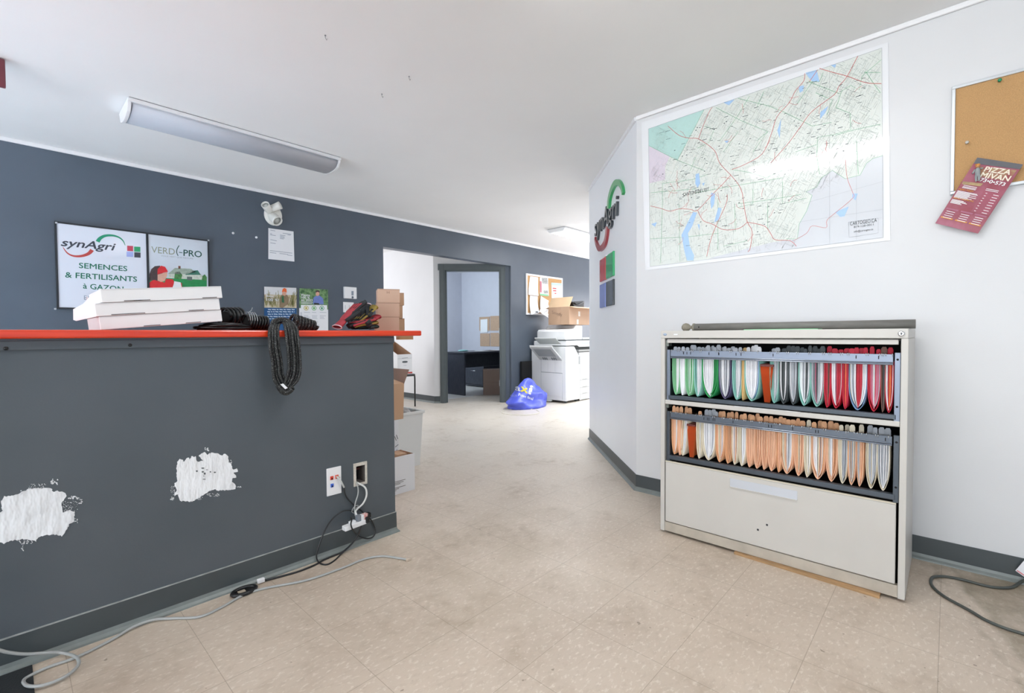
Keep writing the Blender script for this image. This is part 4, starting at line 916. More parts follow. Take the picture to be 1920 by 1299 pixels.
# filler patches
FILL = mat('wall_filler', '#f3f5f8', .75, var=.16, vscale=9, bump=1.0, bscale=26, stretch=(1.6, 1, .7))
def patch(label, outline, fn, seed, blobs):
    rnd = random.Random(seed); pts = []
    n = len(outline)
    for i in range(n):
        a, b_ = V(outline[i]), V(outline[(i + 1) % n]); k = max(2, int((b_ - a).length / 22))
        for j in range(k):
            q = a.lerp(b_, j / k); pts.append((q.x + rnd.gauss(0, 6), q.y + rnd.gauss(0, 6)))
    m = MB(); vs = [fn(*q) for q in pts]; m.slab(vs, nC * -.0 + V((0, .0022, 0)))
    o = solo(m, 'filler_patch', FILL, label, 'filler patch', 'white filler patches on the counter wall')
    WM[o.name] = Matrix.Translation(o.location)
    for bl in blobs:
        for j in range(bl[4]):
            x, y = rnd.uniform(bl[0], bl[2]), rnd.uniform(bl[1], bl[3]); r = rnd.uniform(.3, 1) * bl[5]
            m = MB() if j == 0 else m
            m.slab([fn(x + r * rnd.uniform(.5, 1.2) * math.cos(a), y + r * rnd.uniform(.4, 1) * math.sin(a)) for a in [2 * math.pi * i / 7 for i in range(7)]], (0, .0020, 0))
        part(m, 'filler_speck', FILL, o)
def PF1(x, y): return onY(x * .12319, 880 + y * .12319, YC - .0024)
def PF2(x, y): return onY(310 + x * .09236, 830 + y * .09236, YC - .0024)
patch('larger white filler patch on the counter wall at the left edge', [(20, 560), (20, 490), (70, 400), (150, 405), (270, 375), (330, 345), (440, 300), (560, 285), (740, 280), (800, 300), (815, 350), (880, 325), (1005, 370), (1000, 430), (930, 530), (945, 600), (960, 660), (1060, 615), (1140, 650), (1125, 740), (1140, 790), (1065, 815), (1010, 920), (945, 1010), (700, 990), (580, 1030), (545, 1105), (500, 1075), (380, 1070), (340, 1060), (150, 1090), (60, 1125), (-60, 1090), (-160, 980), (-180, 820), (-90, 700), (40, 630)], PF1, 1,
      [(780, 150, 880, 230, 9, 24), (1030, 410, 1140, 450, 12, 20), (1160, 420, 1250, 520, 16, 14), (950, 480, 1180, 640, 70, 7), (250, 1080, 500, 1140, 40, 9), (320, 1150, 360, 1240, 10, 10), (1120, 740, 1190, 810, 14, 11), (430, 220, 700, 290, 40, 9), (300, 320, 350, 380, 8, 10)])
patch('smaller white filler patch in the middle of the counter wall', [(250, 375), (290, 335), (365, 350), (375, 400), (440, 310), (480, 300), (500, 345), (530, 285), (615, 275), (650, 370), (700, 385), (775, 362), (730, 335), (685, 270), (720, 235), (800, 190), (850, 235), (940, 195), (1060, 215), (1150, 260), (1215, 220), (1275, 290), (1290, 400), (1340, 430), (1360, 530), (1400, 550), (1455, 510), (1480, 585), (1380, 610), (1440, 660), (1430, 710), (1370, 715), (1350, 780), (1400, 830), (1430, 880), (1415, 940), (1150, 970), (1060, 975), (1000, 945), (880, 985), (790, 1050), (700, 1110), (545, 1195), (430, 1195), (330, 1185), (280, 1150), (260, 1050), (180, 1075), (200, 1000), (240, 960), (200, 880), (195, 820), (240, 790), (230, 640), (235, 510)], PF2, 2,
      [(800, 100, 880, 160, 10, 20), (110, 1090, 180, 1170, 14, 18), (110, 880, 190, 1060, 30, 10), (830, 1030, 1110, 1090, 40, 10), (1300, 340, 1350, 420, 10, 12), (1450, 880, 1540, 910, 10, 12), (650, 1100, 760, 1160, 16, 10)])
# patch of dents in the filler
m = MB()
for x, y, a, b_ in ((640, 575, 22, 18), (760, 515, 34, 14), (760, 590, 26, 16), (800, 625, 22, 24), (915, 590, 16, 14), (1005, 600, 24, 14), (790, 740, 34, 8), (780, 675, 16, 7), (845, 548, 24, 7)):
    m.face([onY(310 + (x + a * math.cos(q)) * .09236, 830 + (y + b_ * math.sin(q)) * .09236, YC - .0028) for q in [2 * math.pi * i / 8 for i in range(8)]])
o = part(m, 'dent', mat('dent_grey', '#5d6266', .7), bpy.data.objects['filler_patch.001'], fixn=False)
# power strip
def hug(px, py, off=.02, r=.004):
    p = onY(px, py, YC - off)
    return p if p.z > r + .002 else onZ(px, py, r)
a, b_ = P7(315, 806, .045), P7(565, 712, .04); d = (b_ - a).normalized(); up = V((0, 0, 1)) - d * d.z; up.normalize(); nn = d.cross(up)
ps = thing('power_strip', 'white power strip hanging by its cords on the counter wall', 'power strip', a)
def obox(m, o, d, u, n, l, h, w_): m.hexa([o + d * i + u * j + n * k for k in (0, w_) for j in (0, h) for i in (0, l)])
m = MB(); obox(m, a - up * .009 - nn * .0, d, up, nn, (b_ - a).length, .022, .032); part(m, 'body', WHITE_PL, ps, bevel=.003)
m = MB(); o_ = P7(560, 735, .048); obox(m, o_, d, up, nn, .02, .03, .03); part(m, 'end_plug', BLACK, ps, bevel=.003)
Ln = (b_ - a).length
for s_, mt_, w_, h_, lab in ((.60, mat('plug_grey', '#7d848c', .4), .02, .03, 'grey plug'), (.74, WHITE_PL, .02, .026, 'white plug'), (.88, mat('adaptor_red', '#c9695c', .5, var=.4, vscale=160, color2='#eadfdc'), .026, .026, 'red and white adaptor'), (1.02, BLACK, .026, .024, 'black plug')):
    m = MB(); obox(m, a + d * Ln * s_ + up * .012 + nn * .002, d, up, nn, w_, h_, .026); part(m, 'plug', mt_, ps, bevel=.004, label=lab)
m = MB(); obox(m, a + d * Ln * .3 + up * .012, d, up, nn, .03, .010, .02); part(m, 'switch', WHITE_PL, ps, bevel=.002)
def cable(name, label, pts, r, mt, cat='cable', grp=None, n=6):
    m = MB(); m.tube(smooth_path(pts, n), r, 8); return solo(m, name, mt, label, cat, grp)
def zc7(l, offs): return [hug(590 + x / 6.185, 860 + y / 6.185, o) for (x, y), o in zip(l, offs)]
t = thing('network_cable', 'black network cable curling from the red jack past the power strip', 'cable', P7(330, 300))
pts = zc7([(262, 212), (295, 245), (318, 285), (340, 330), (350, 400), (380, 460), (430, 515), (465, 545), (520, 585), (580, 640), (650, 705), (690, 780), (703, 850), (680, 900), (630, 925), (560, 915), (490, 880), (440, 820), (420, 760), (428, 710), (420, 678)], [.012, .02, .022] + [.012] * 5 + [.014] * 4 + [.02] * 5 + [.085] * 4)
m = MB(); m.tube(smooth_path(pts[2:], 6), .0035, 8); part(m, 'cord', RUBBER, t)
m = MB(); m.tube(smooth_path(pts[:4], 6), .0042, 8); part(m, 'boot', mat('boot_grey', '#c3c6c4', .4), t)
m = MB(); m.tube([pts[0] + V((-.004, .004, .003)), pts[0] + V((.01, -.004, -.008))], .0055, 4); part(m, 'plug', mat('clear_plug', '#c9b9a8', .2), t)
cable('black_cable', 'black cable in a wide loop left of the power strip', zc7([(470, 640), (430, 602), (340, 605), (260, 650), (180, 730), (120, 830), (70, 950), (35, 1060), (20, 1130), (40, 1190), (90, 1222), (160, 1220), (240, 1170), (310, 1100), (400, 1020), (470, 930), (510, 850), (540, 780), (550, 735)], [.02] * 5 + [.022] * 5 + [.03] * 3 + [.04] * 3 + [.05, .055, .05]), .0035, RUBBER)
cable('black_cable', 'black cable running from the power strip along the counter base to a white plug', zc7([(545, 740), (525, 830), (490, 900), (430, 985), (330, 1075), (200, 1132), (100, 1175), (0, 1232)], [.05, .05, .045, .04] + [.03] * 4) + [hug(560, 1071, .03), hug(525, 1081, .03), hug(497, 1088, .03)], .0042, RUBBER)
cable('white_cable', 'thin white cable dropping from the outlet hole to the power strip, left one', [P7(478, 262, -.03), P7(490, 285, .006), P7(504, 350, .012), P7(500, 420, .014), P7(475, 500, .016), P7(462, 580, .02), P7(468, 640, .035), P7(478, 668, .05)], .0032, GREYCABLE, grp='cables out of the outlet hole')
cable('white_cable', 'thick white cable bulging right from the outlet hole to the power strip', [P7(470, 262, -.03), P7(510, 285, .006), P7(575, 322, .014), P7(600, 370, .018), P7(598, 440, .018), P7(560, 520, .018), P7(500, 575, .02), P7(474, 610, .03), P7(485, 650, .045), P7(498, 668, .055)], .0045, mat('white_cable_jacket', '#d9dbd8', .4), grp='cables out of the outlet hole')
t = thing('wire_tie', 'small twisted wire tie on the white cables', 'wire tie', P7(480, 545, .03))
m = MB(); m.tube(smooth_path([P7(455, 630, .03), P7(432, 615, .034), P7(445, 575, .034), P7(480, 545, .034), P7(505, 540, .034), P7(495, 560, .034), P7(465, 575, .034)], 5), .0016, 6); part(m, 'loop', GREYCABLE, t)
p = hug(490, 1089, .03); m = MB(); m.box(p - V((.016, .008, .006)), p + V((.012, .008, .012))); solo(m, 'cable_plug', WHITE_PL, 'small white plug on the floor at the counter base', 'plug', bevel=.003)
# long grey cable
gp = [(766, 1049), (746, 1046), (717, 1042.5), (683, 1048), (642, 1064.6), (575, 1087.5), (500, 1102), (458, 1114.6), (417, 1137.5), (375, 1156), (325, 1159), (287, 1161.7), (250, 1175), (208, 1200), (146, 1231), (92, 1250), (56, 1266.7), (44, 1277), (54, 1286), (83, 1284), (121, 1269), (143, 1252), (148, 1240), (140, 1230), (118, 1224), (96, 1223), (50, 1226), (17, 1223), (-6, 1217), (-40, 1205)]
pts = []
for i, (x, y) in enumerate(gp):
    q = onZ(x, y, .0055 if i < 18 else .012)
    if q.y > YC - .03: q = onY(x, y, YC - .03)
    pts.append(q)
gc = thing('grey_cable', 'long grey network cable snaking along the floor in front of the counter', 'cable', pts[5])
m = MB(); m.tube(smooth_path(pts, 6), .0048, 8); part(m, 'cord', GREYCABLE, gc)
m = MB(); m.box(pts[0] - V((.012, .006, .005)), pts[0] + V((.014, .006, .007))); part(m, 'plug', mat('clear_plug', '#c9b9a8'), gc, bevel=.002)
# cable grommet ring on the floor
c = onZ(458, 1111, 0); c.y = min(c.y, YC - .05)
gr = thing('cable_grommet', 'black oval cable grommet lying on the floor under the grey cable', 'grommet', c)
m = MB(); K = 28
m.tube([c + V((.043 * math.cos(a), .028 * math.sin(a), .008)) for a in [2 * math.pi * i / K for i in range(K)]], .008, 8, closed=True); part(m, 'ring', BLACK, gr)
m = MB(); m.box(c + V((-.035, -.018, .001)), c + V((.035, .018, .006))); part(m, 'plate', BLACK_M, gr)
m = MB(); m.box(c + V((-.022, -.010, .006)), c + V((.004, .012, .009))); part(m, 'label', mat('tag_buff', '#b3a696', .6), gr)
solo(B((-1.6, 1.0, 0), (.037, YC - .02, .004)), 'floor_mat', mat('black_mat', '#24282b', .6, bump=.2, bscale=200), 'dark floor mat at the bottom left corner against the counter', 'mat', bevel=.002)

# ------------------------------------------------------------------ lateral filing cabinet with two open drawers of folders
CY0, CY1, CXB, CZ = .112, 1.100, 2.79, 1.054
fc = thing('filing_cabinet', 'beige three drawer lateral filing cabinet with two open drawers', 'filing cabinet', (2.55, .6, 0))
X0 = XC
part(B((X0, CY0, .012), (CXB, CY0 + .022, 1.016)), 'side_panel', BEIGE, fc, bevel=.002)
part(B((X0, CY1 - .022, .012), (CXB, CY1, 1.016)), 'side_panel', BEIGE, fc, bevel=.002)
part(B((CXB - .01, CY0 + .022, .012), (CXB, CY1 - .022, 1.016)), 'back_panel', BEIGE, fc)
part(B((X0, CY0, 1.0162), (CXB, CY1, CZ)), 'top_panel', BEIGE, fc, bevel=.003)
part(B((X0 + .006, CY0 + .022, .012), (X0 + .03, CY1 - .022, .060)), 'base_rail', mat('worn_beige', '#bfb6a8', .5, var=.2, vscale=14), fc, bevel=.002)
part(B((X0 + .012, CY0 + .022, .03), (CXB - .01, CY1 - .022, .034)), 'floor_panel', BLACK_M, fc)
part(B((X0 + .010, CY0 + .03, .992), (X0 + .04, CY1 - .03, 1.012)), 'flip_door', BEIGE, fc, bevel=.002)
part(B((X0 + .004, CY0 + .022, .676), (X0 + .30, CY1 - .022, .698)), 'divider_rail', BEIGE, fc, bevel=.003)
m = MB(); m.box((CXB - .02, CY0 + .022, .03), (CXB - .012, CY1 - .022, 1.0)); part(m, 'inner_back', BLACK_M, fc)
part(B((X0 + .03, CY0 + .0225, .38), (CXB - .02, CY0 + .026, 1.01)), 'inner_side', BLACK_M, fc); part(B((X0 + .03, CY1 - .026, .38), (CXB - .02, CY1 - .0225, 1.01)), 'inner_side', BLACK_M, fc)
df = part(B((X0 + .001, CY0 + .030, .064), (X0 + .02, CY1 - .026, .376)), 'drawer', BEIGE, fc, bevel=.004)
part(B((X0 + .02, CY0 + .035, .08), (CXB - .05, CY1 - .035, .355)), 'drawer_body', BLACK_M, df)
hy0, hy1, hz0_, hz1_ = .474, .752, .316, .354
m = MB(); m.box((X0 - .0008, hy0, hz0_), (X0 + .0016, hy1, hz1_)); part(m, 'handle_recess', mat('recess_silver', '#c9ced6', .35, metal=.3), df)
m = MB(); m.box((X0 - .004, hy0, hz0_ - .003), (X0 + .001, hy1, hz0_)); m.box((X0 - .002, hy1, hz0_), (X0 + .001, hy1 + .003, hz1_)); part(m, 'handle_lip', BEIGE, df)
m = MB(); m.box((X0 - .0006, CY0 + .03, .3765), (X0 + .012, CY1 - .026, .381)); part(m, 'top_lip', mat('lip_cream', '#d8d0bd', .45), df)
m = MB()
for px, py in ((1438, 984), (1421, 993)):
    q = onX(px, py, X0); m.box(q - V((.0006, .004, .004)), q + V((.001, .004, .004)))
part(m, 'paint_chip', INK, df)
q = onX(1690, 625.5, X0); m = MB(); m.lathe([(.0105, 0), (.0105, .005), (.007, .009), (.004, .007), (.001, .007)], Matrix.Translation(q) @ Matrix.Rotation(R_(-90), 4, 'Y'), 16); lk = part(m, 'lock', CHROME, fc)
m = MB(); m.box(q + V((-.0098, -.0012, -.004)), q + V((-.007, .0012, .004))); part(m, 'keyhole', BLACK_M, fc)
q = onX(1247, 627, X0); m = MB(); m.lathe([(.0095, 0), (.0095, .0012), (.001, .0014)], Matrix.Translation(q) @ Matrix.Rotation(R_(-90), 4, 'Y') @ Matrix.Diagonal((.6, 1, 1, 1)), 18); bd = part(m, 'badge', mat('badge_blue', '#86a3c3', .35), fc, label='small oval blue badge')
m = MB(); m.text('HON', q + V((-.0018, .0065, -.002)), V((0, -.013, 0)), V((0, 0, .0045)), bold=.02); part(m, 'badge_lettering', PAPER, fc, fixn=False)
q = onX(1267, 627, X0); m = MB(); m.box(q - V((.0006, .010, .003)), q + V((.0005, .010, .003))); part(m, 'sticker', PAPER, fc, label='small white sticker')
m = MB(); a, b_ = onX(1376, 762, X0), onX(1500, 774, X0); m.box((X0 + .003, a.y, .695), (X0 + .02, b_.y, .699)); part(m, 'rail_label', mat('worn_label', '#d9d9d8', .5, var=.2, vscale=50), fc)
for nm, (zt, zb, zt2, zb2) in (('open_drawer', (.722, .703, .955, .913)), ('open_drawer', (.412, .391, .636, .600))):
    up_ = zt > .6; SL = STEEL_L if up_ else mat('mid_drawer_steel', '#5d6570', .36, metal=.35); SD = STEEL_D
    ya, yb = CY0 + .045, CY1 - .05
    dw_ = thing('open_drawer', None, None, (X0, .6, zb)); dw_.parent = fc; dw_.location = V((X0, .6, zb)) - fc.location
    m = MB(); m.box((X0 + .006, ya, zb2 + .008), (X0 + .014, yb, zt2)); m.box((X0 + .004, ya, zb2), (X0 + .018, yb, zb2 + .007)); part(m, 'top_rail', SL, dw_, bevel=.0015)
    m = MB(); m.tube([V((X0 + .004, ya, zb2 + .010)), V((X0 + .004, yb, zb2 + .010))], .0022, 6); m.tube([V((X0 + .0035, ya, zb2 + .003)), V((X0 + .0035, yb, zb2 + .003))], .0022, 6); part(m, 'rail_bead', mat('bead_steel', '#aab2be', .25, metal=.7), dw_)
    part(B((X0 + .004, ya - .01, zb), (X0 + .03, yb + .01, zt)), 'bottom_rail', SD, dw_, bevel=.002)
    m = MB(); m.box((X0 + .006, ya - .022, zb - .01), (X0 + .02, ya - .004, zt2 + .006)); part(m, 'end_post', STEEL_L if up_ else SD, dw_, bevel=.0015)
    m = MB(); m.box((X0 + .008, yb + .004, zb - .01), (X0 + .02, yb + .020, zt2 + .002)); part(m, 'end_post', STEEL_L if up_ else SD, dw_, bevel=.0015)
    part(B((X0 + .01, ya, zb - .004), (CXB - .06, yb, zb + .003)), 'tray', BLACK_M, dw_)
    part(B((X0 + .02, ya - .02, zb), (CXB - .06, ya - .012, zb + .14)), 'drawer_side', SD, dw_); part(B((X0 + .02, yb + .010, zb), (CXB - .06, yb + .018, zb + .14)), 'drawer_side', SD, dw_)
    ZN = mat('slide_zinc', '#8b9088', .4, metal=.6, var=.4, vscale=120)
    for bx_ in (((X0 + .012, ya - .040, zt2 + .02), (X0 + .05, ya - .022, zt2 + .05)), ((X0 + .012, yb + .012, zt2 + .02), (X0 + .05, yb + .026, zt2 + .05)), ((X0 + .015, ya - .040, zb + .01), (X0 + .30, ya - .030, zb + .05))): part(B(*bx_), 'slide', ZN, dw_)
    m = MB(); rnd = random.Random(5 if up_ else 6)
    for k in range(12):
        y = rnd.uniform(ya + .02, yb - .02); m.box((X0 + .0055, y - .0016, zt2 - .02), (X0 + .0062, y + .0016, zt2 - .007))
    for yy, zz in ((ya - .013, zt2 - .02), (ya - .013, zb + .05)): m.ball(V((X0 + .0055, yy, zz)), (.002, .004, .004))
    part(m, 'rail_slot', BLACK_M, dw_)
# folders
FCOL = {'w': '#f0f1f5', 'g': '#b3b8c0', 'k': '#4c5356', 'G': '#2e9d58', 'l': '#86c596', 't': '#8fc6bb', 'o': '#ecbd9c', 'O': '#dfa97f', 'c': '#e2d8c2', 'r': '#c8283f', 'p': '#cf7790', 'b': '#7fa0c4', 'y': '#d8b67c', 'n': '#7b5a50', 'x': '#ea7f48', 'd': '#1d5a3a', 'v': '#5d5677'}
FM = {k: mat('folder_' + k, v, .6, var=.06, vscale=30) for k, v in FCOL.items()}
def PC(zx, zy, X): return onX(1220 + zx * .29260, 580 + zy * .29260, X)
KP = 12
def folder(label, x0, x1, yb_, shell, pages, tabc, row, lean=0.0, group=None):
    X = X0 + .026; DP = .20
    zt = .925 if row == 1 else .612
    yL, yR = PC(x0, yb_ - 200, X).y, PC(x1, yb_ - 200, X).y     # yL > yR
    zb = max(PC((x0 + x1) / 2, yb_, X).z, .7255 if row == 1 else .4155)
    w_ = yL - yR; yc = (yL + yR) / 2
    t = thing('hanging_folder', label, 'folder', (X, yc, zb), group)
    Hh = zt - zb
    def prof(f, inset):
        """height fraction path of a sheet at fraction f (-1..1) across the folder, hanging from the rail to the fold"""
        out = []
        for i in range(KP + 1):
            s_ = math.sin(math.pi / 2 * i / KP); z = zt - (Hh - inset) * s_
            k = 1 if s_ < .25 else max(0.0, 1 - ((s_ - .25) / .75) ** 3.0) ** .62
            out.append((yc + f * w_ / 2 * k - lean * s_, z))
        return out
    # shell: one sheet bent in a U
    l, r = prof(1, 0), prof(-1, 0)
    path = l[:-1] + [((l[-1][0] + r[-1][0]) / 2, zb)] + r[:-1][::-1]
    th = .0011
    m = MB(); m.mi = 0
    rows = [[m.bm.verts.new((x, y, z)) for y, z in path] for x in (X - .002, X + DP)]
    for i in range(len(path) - 1): m.bm.faces.new([rows[0][i], rows[0][i + 1], rows[1][i + 1], rows[1][i]])
    o = part(m, 'folder_shell', FM[shell], t, smooth=True); so = o.modifiers.new('thick', 'SOLIDIFY'); so.thickness = th * 1.6; so.offset = 0
    # pages inside
    rnd = random.Random(int(x0 * 7 + yb_)); n = max(3, int(w_ / .0036)); keys = sorted(set(pages)); m = MB()
    for i in range(n):
        f = -1 + 2 * (i + .5) / n; f = -f
        pr = prof(f * .93, .004 + .012 * rnd.random() + .006 * abs(f)); ch = pages[min(len(pages) - 1, int(i / n * len(pages)))]
        if rnd.random() < .18: ch = rnd.choice(pages)
        m.mi = keys.index(ch); hw = w_ / n * .40; xf = X + rnd.uniform(0, .012)
        A = [m.bm.verts.new((xf, y + hw * (1 - .6 * k / KP), z)) for k, (y, z) in enumerate(pr)]; Bv = [m.bm.verts.new((xf, y - hw * (1 - .6 * k / KP), z)) for k, (y, z) in enumerate(pr)]
        C1_ = [m.bm.verts.new((X + DP - .01, y + hw, z)) for y, z in pr]; C2_ = [m.bm.verts.new((X + DP - .01, y - hw, z)) for y, z in pr]
        for k in range(KP):
            for q in ((A[k], A[k + 1], Bv[k + 1], Bv[k]), (A[k], C1_[k], C1_[k + 1], A[k + 1]), (Bv[k], Bv[k + 1], C2_[k + 1], C2_[k])):
                fc_ = m.bm.faces.new(q); fc_.material_index = m.mi
    part(m, 'pages', [FM[k] for k in keys], t)
    # tabs that stand up behind the rail, and rail hooks
    nt_ = max(1, min(5, int(w_ / .014))); zr = zt + (.03 if row == 1 else .024)
    for i in range(nt_):
        y = yL - w_ * (i + .5) / nt_; h_ = rnd.uniform(.014, .030); ww = rnd.uniform(.007, .011); xx = X + rnd.uniform(.0, .04)
        m = MB(); m.slab([(xx, y + ww, zr - .03), (xx + .004, y + ww * .95, zr + h_ * .7), (xx + .006, y + ww * .5, zr + h_), (xx + .008, y - ww * .6, zr + h_), (xx + .01, y - ww, zr + h_ * .6), (xx + .01, y - ww, zr - .03)], (.0012, .0, 0)); part(m, 'tab', FM[tabc], t)
    for y in (yL - .003, yR + .003):
        m = MB(); m.tube([(X0 + .03, y, zt + .028), (X0 + .010, y, zt + .034), (X0 + .0045, y, zt + .030), (X0 + .0045, y, zt + .022)] if row == 1 else [(X0 + .03, y, zt + .022), (X0 + .010, y, zt + .028), (X0 + .0045, y, zt + .024), (X0 + .0045, y, zt + .016)], .0013, 5); part(m, 'hook', CHROME, t)
    return t
def accordion(label, x0, x1, yt, yb_, row, group):
    X = X0 + .022; a, b_ = PC(x0, yt, X), PC(x1, yt, X); zt = a.z; zb = max(PC((x0 + x1) / 2, yb_, X).z, .7255 if row == 1 else .4155); c0, c1 = a.y, b_.y
    t = thing('accordion_folder', label, 'folder', (X, (c0 + c1) / 2, zb), group)
    m = MB(); n = 10; cc = c0 * .45 + c1 * .55
    for k in range(n):
        f0, f1, fm = k / n, (k + 1) / n, (k + .5) / n
        def at(f, z, s_): return (c0 + (c1 - c0) * f) * (1 - s_) + (cc + (f - .5) * (c1 - c0) * .42) * s_
        for fa, fb, xa, xb in ((f0, fm, X, X + .012), (fm, f1, X + .012, X)):
            m.face([(xa, at(fa, 0, 0), zt), (xb, at(fb, 0, 0), zt), (xb, at(fb, 0, 1), zb), (xa, at(fa, 0, 1), zb)])
    part(m, 'pleats', FM['x'], t, fixn=False)
    m = MB(); m.box((X - .002, c0, zt - .002), (X + .1, c1, zt + .008)); part(m, 'top_band', mat('dark_red_band', '#6d2a22', .5), t)
    m = MB(); m.slab([(X + .013, c0, zt), (X + .013, c1, zt), (X + .013, cc - .0, zb)], (.12, 0, 0)); part(m, 'pocket', FM['x'], t)
    return t
G1, G2 = 'hanging folders in the upper drawer', 'hanging folders in the lower drawer'
row1 = [(140, 186, 545, 'l', 'lww', 'g', 'light green and white folder at the left end of the upper drawer'), (190, 219, 550, 'w', 'www', 'g', 'slim white folder, second from left in the upper drawer'), (221, 274, 556, 'l', 'lgwlw', 'g', 'green edged folder, third from left in the upper drawer'), (278, 328, 560, 't', 'twww', 'g', 'teal edged folder, fourth from left in the upper drawer'), (330, 432, 568, 'G', 'wwwwwGG', 'g', 'wide white folder with broad deep green right edge'), (437, 521, 573, 'v', 'gwwgwgv', 'g', 'folder of pale grey pages with dark violet edge, right of the deep green one'),
        (523, 583, 583, 't', 'twgwg', 'g', 'folder of white and teal pages left of the tan sliver'), (584, 600, 586, 'y', 'yy', 'y', 'tan sliver of a folder in the upper drawer'), (602, 698, 589, 't', 'wwwwwwb', 'w', 'wide white folder directly left of the orange pleated pocket'), (766, 821, 604, 't', 'twgw', 'g', 'white folder directly right of the orange pleated pocket'), (823, 882, 609, 'k', 'wkkwg', 'k', 'folder of white and charcoal pages, second right of the orange pocket'), (885, 945, 615, 'k', 'gggwgk', 'k', 'folder of grey pages, third right of the orange pocket'), (947, 1023, 623, 't', 'wwgwkwg', 'k', 'folder of white pages with dark streaks, fourth right of the orange pocket'),
        (1025, 1110, 629, 't', 'gkkgwp', 'k', 'grey folder just left of the first red folder'), (1112, 1152, 636, 'r', 'rrnr', 'r', 'solid red folder, leftmost of the reds'), (1154, 1226, 641, 'r', 'wwprrw', 'r', 'U shaped red folder with white pages on its left'), (1228, 1268, 646, 'r', 'rxrr', 'r', 'narrow bright red folder with an orange streak'), (1269, 1388, 650, 'b', 'cgwrrrww', 'r', 'widest blue edged folder with red sheets in its middle'), (1390, 1474, 661, 'r', 'rpwrppg', 'r', 'pink and red folder near the right end of the upper drawer'), (1477, 1500, 665, 'n', 'nk', 'n', 'thin brown folder near the right end of the upper drawer'), (1502, 1556, 668, 'r', 'wrxrw', 'r', 'red and white folder at the right end of the upper drawer')]
for x0, x1, yb_, sh, pg, tb, lab in row1: folder(lab, x0, x1, yb_, sh, pg, tb, 1, group=G1)
accordion('orange pleated pocket folder in the upper drawer', 702, 786, 362, 597, 1, G1)
row2 = [(135, 172, 935, 'O', 'oow', 'O', 'peach folder at the left end of the lower drawer', 0), (174, 202, 940, 'o', 'oo', 'O', 'thin peach folder, second from left in the lower drawer', 0), (203, 240, 946, 'c', 'cww', 'O', 'tilted cream folder left of the brown pleated pocket', -.012), (294, 329, 958, 'c', 'cwg', 'O', 'slim cream folder right of the brown pleated pocket', 0), (331, 413, 972, 'c', 'wwwwgw', 'g', 'wide white folder in the left half of the lower drawer', 0), (415, 472, 986, 'O', 'oocwo', 'O', 'peach folder just right of the wide white one in the lower drawer', 0), (474, 519, 999, 'O', 'OnO', 'O', 'darker tan folder left of a white one in the lower drawer', 0), (521, 558, 1005, 'c', 'wow', 'O', 'slim white folder with a peach streak in the lower drawer', 0), (561, 611, 1015, 'c', 'cwww', 'O', 'white folder with cream edge left of the long run of peach folders', 0), (613, 656, 1022, 'o', 'ooo', 'O', 'first folder of the long run of peach folders', 0), (657, 709, 1032, 'o', 'oOooo', 'O', 'second folder of the long run of peach folders', 0), (711, 746, 1041, 'o', 'ooO', 'O', 'third folder of the long run of peach folders', 0), (748, 804, 1051, 'o', 'ooooO', 'O', 'wide fourth folder of the long run of peach folders', 0), (806, 838, 1059, 'O', 'oo', 'O', 'thin fifth folder of the long run of peach folders', 0), (834, 916, 1068, 'o', 'cowgwo', 'O', 'peach and white folder in the middle right of the lower drawer', 0), (919, 980, 1081, 'o', 'oOcoo', 'O', 'plain peach folder right of the mixed one in the lower drawer', 0), (983, 1026, 1091, 'c', 'ccw', 'c', 'cream folder tucked left of a wide mixed folder', 0), (1028, 1118, 1105, 'o', 'owwcgoO', 'O', 'widest mixed peach and white folder of the lower drawer', 0), (1122, 1198, 1122, 'o', 'ocwoOo', 'O', 'peach folder with white centre, sixth from the right end', 0), (1202, 1261, 1136, 'c', 'ccggg', 'c', 'tan folder with grey pages, fifth from the right end', 0), (1263, 1313, 1143, 'o', 'oogcg', 'c', 'mixed peach and grey folder, fourth from the right end', 0), (1321, 1361, 1156, 'o', 'gooO', 'c', 'narrow orange folder standing alone, third from the right end', 0), (1379, 1449, 1167, 'c', 'cggwgg', 'g', 'grey paged folder, second from the right end of the lower drawer', 0), (1452, 1531, 1181, 'c', 'gwgwggw', 'g', 'grey paged pointed folder at the right end of the lower drawer', 0)]
for x0, x1, yb_, sh, pg, tb, lab, ln in row2: folder(lab, x0, x1, yb_, sh, pg, tb, 2, ln, G2)
accordion('brown pleated pocket folder in the lower drawer', 232, 286, 742, 953, 2, G2)
# rod, green sheet and shim
r = .0185; XRD = 2.47
a, b_ = onX(1302, 607, XRD), onX(1717, 605, XRD)
rz_ = CZ + r
rd = thing('curtain_rod', 'grey wooden rod with a ball end lying on the filing cabinet', 'rod', (XRD, (a.y + b_.y) / 2, CZ))
RODM = mat('rod_grey', '#7d7b76', .55, var=.25, vscale=10, stretch=(6, 1, 6))
m = MB(); m.tube([(XRD, a.y, rz_), (XRD, b_.y, rz_)], r, 20); part(m, 'pole', RODM, rd)
m = MB(); Mx = Matrix.Translation((XRD, a.y, rz_)) @ Matrix.Rotation(R_(-90), 4, 'X')
m.lathe([(.012, -.004), (.0205, -.002), (.0205, .006), (.015, .009), (.009, .013), (.008, .02), (.013, .024), (.0195, .033), (.0225, .045), (.019, .057), (.010, .065), (.001, .067)], Mx, 22); part(m, 'finial', mat('finial_grey', '#8d8778', .6, var=.2, vscale=60), rd)
m = MB(); m.lathe([(.0035, 0), (.0035, .001), (.001, .0012)], Matrix.Translation((XRD - r, a.y - .03, rz_)) @ Matrix.Rotation(R_(-90), 4, 'Y'), 10); part(m, 'screw_hole', BLACK_M, rd)
a, b_ = onX(1392, 620, X0).y, onX(1532, 620, X0).y
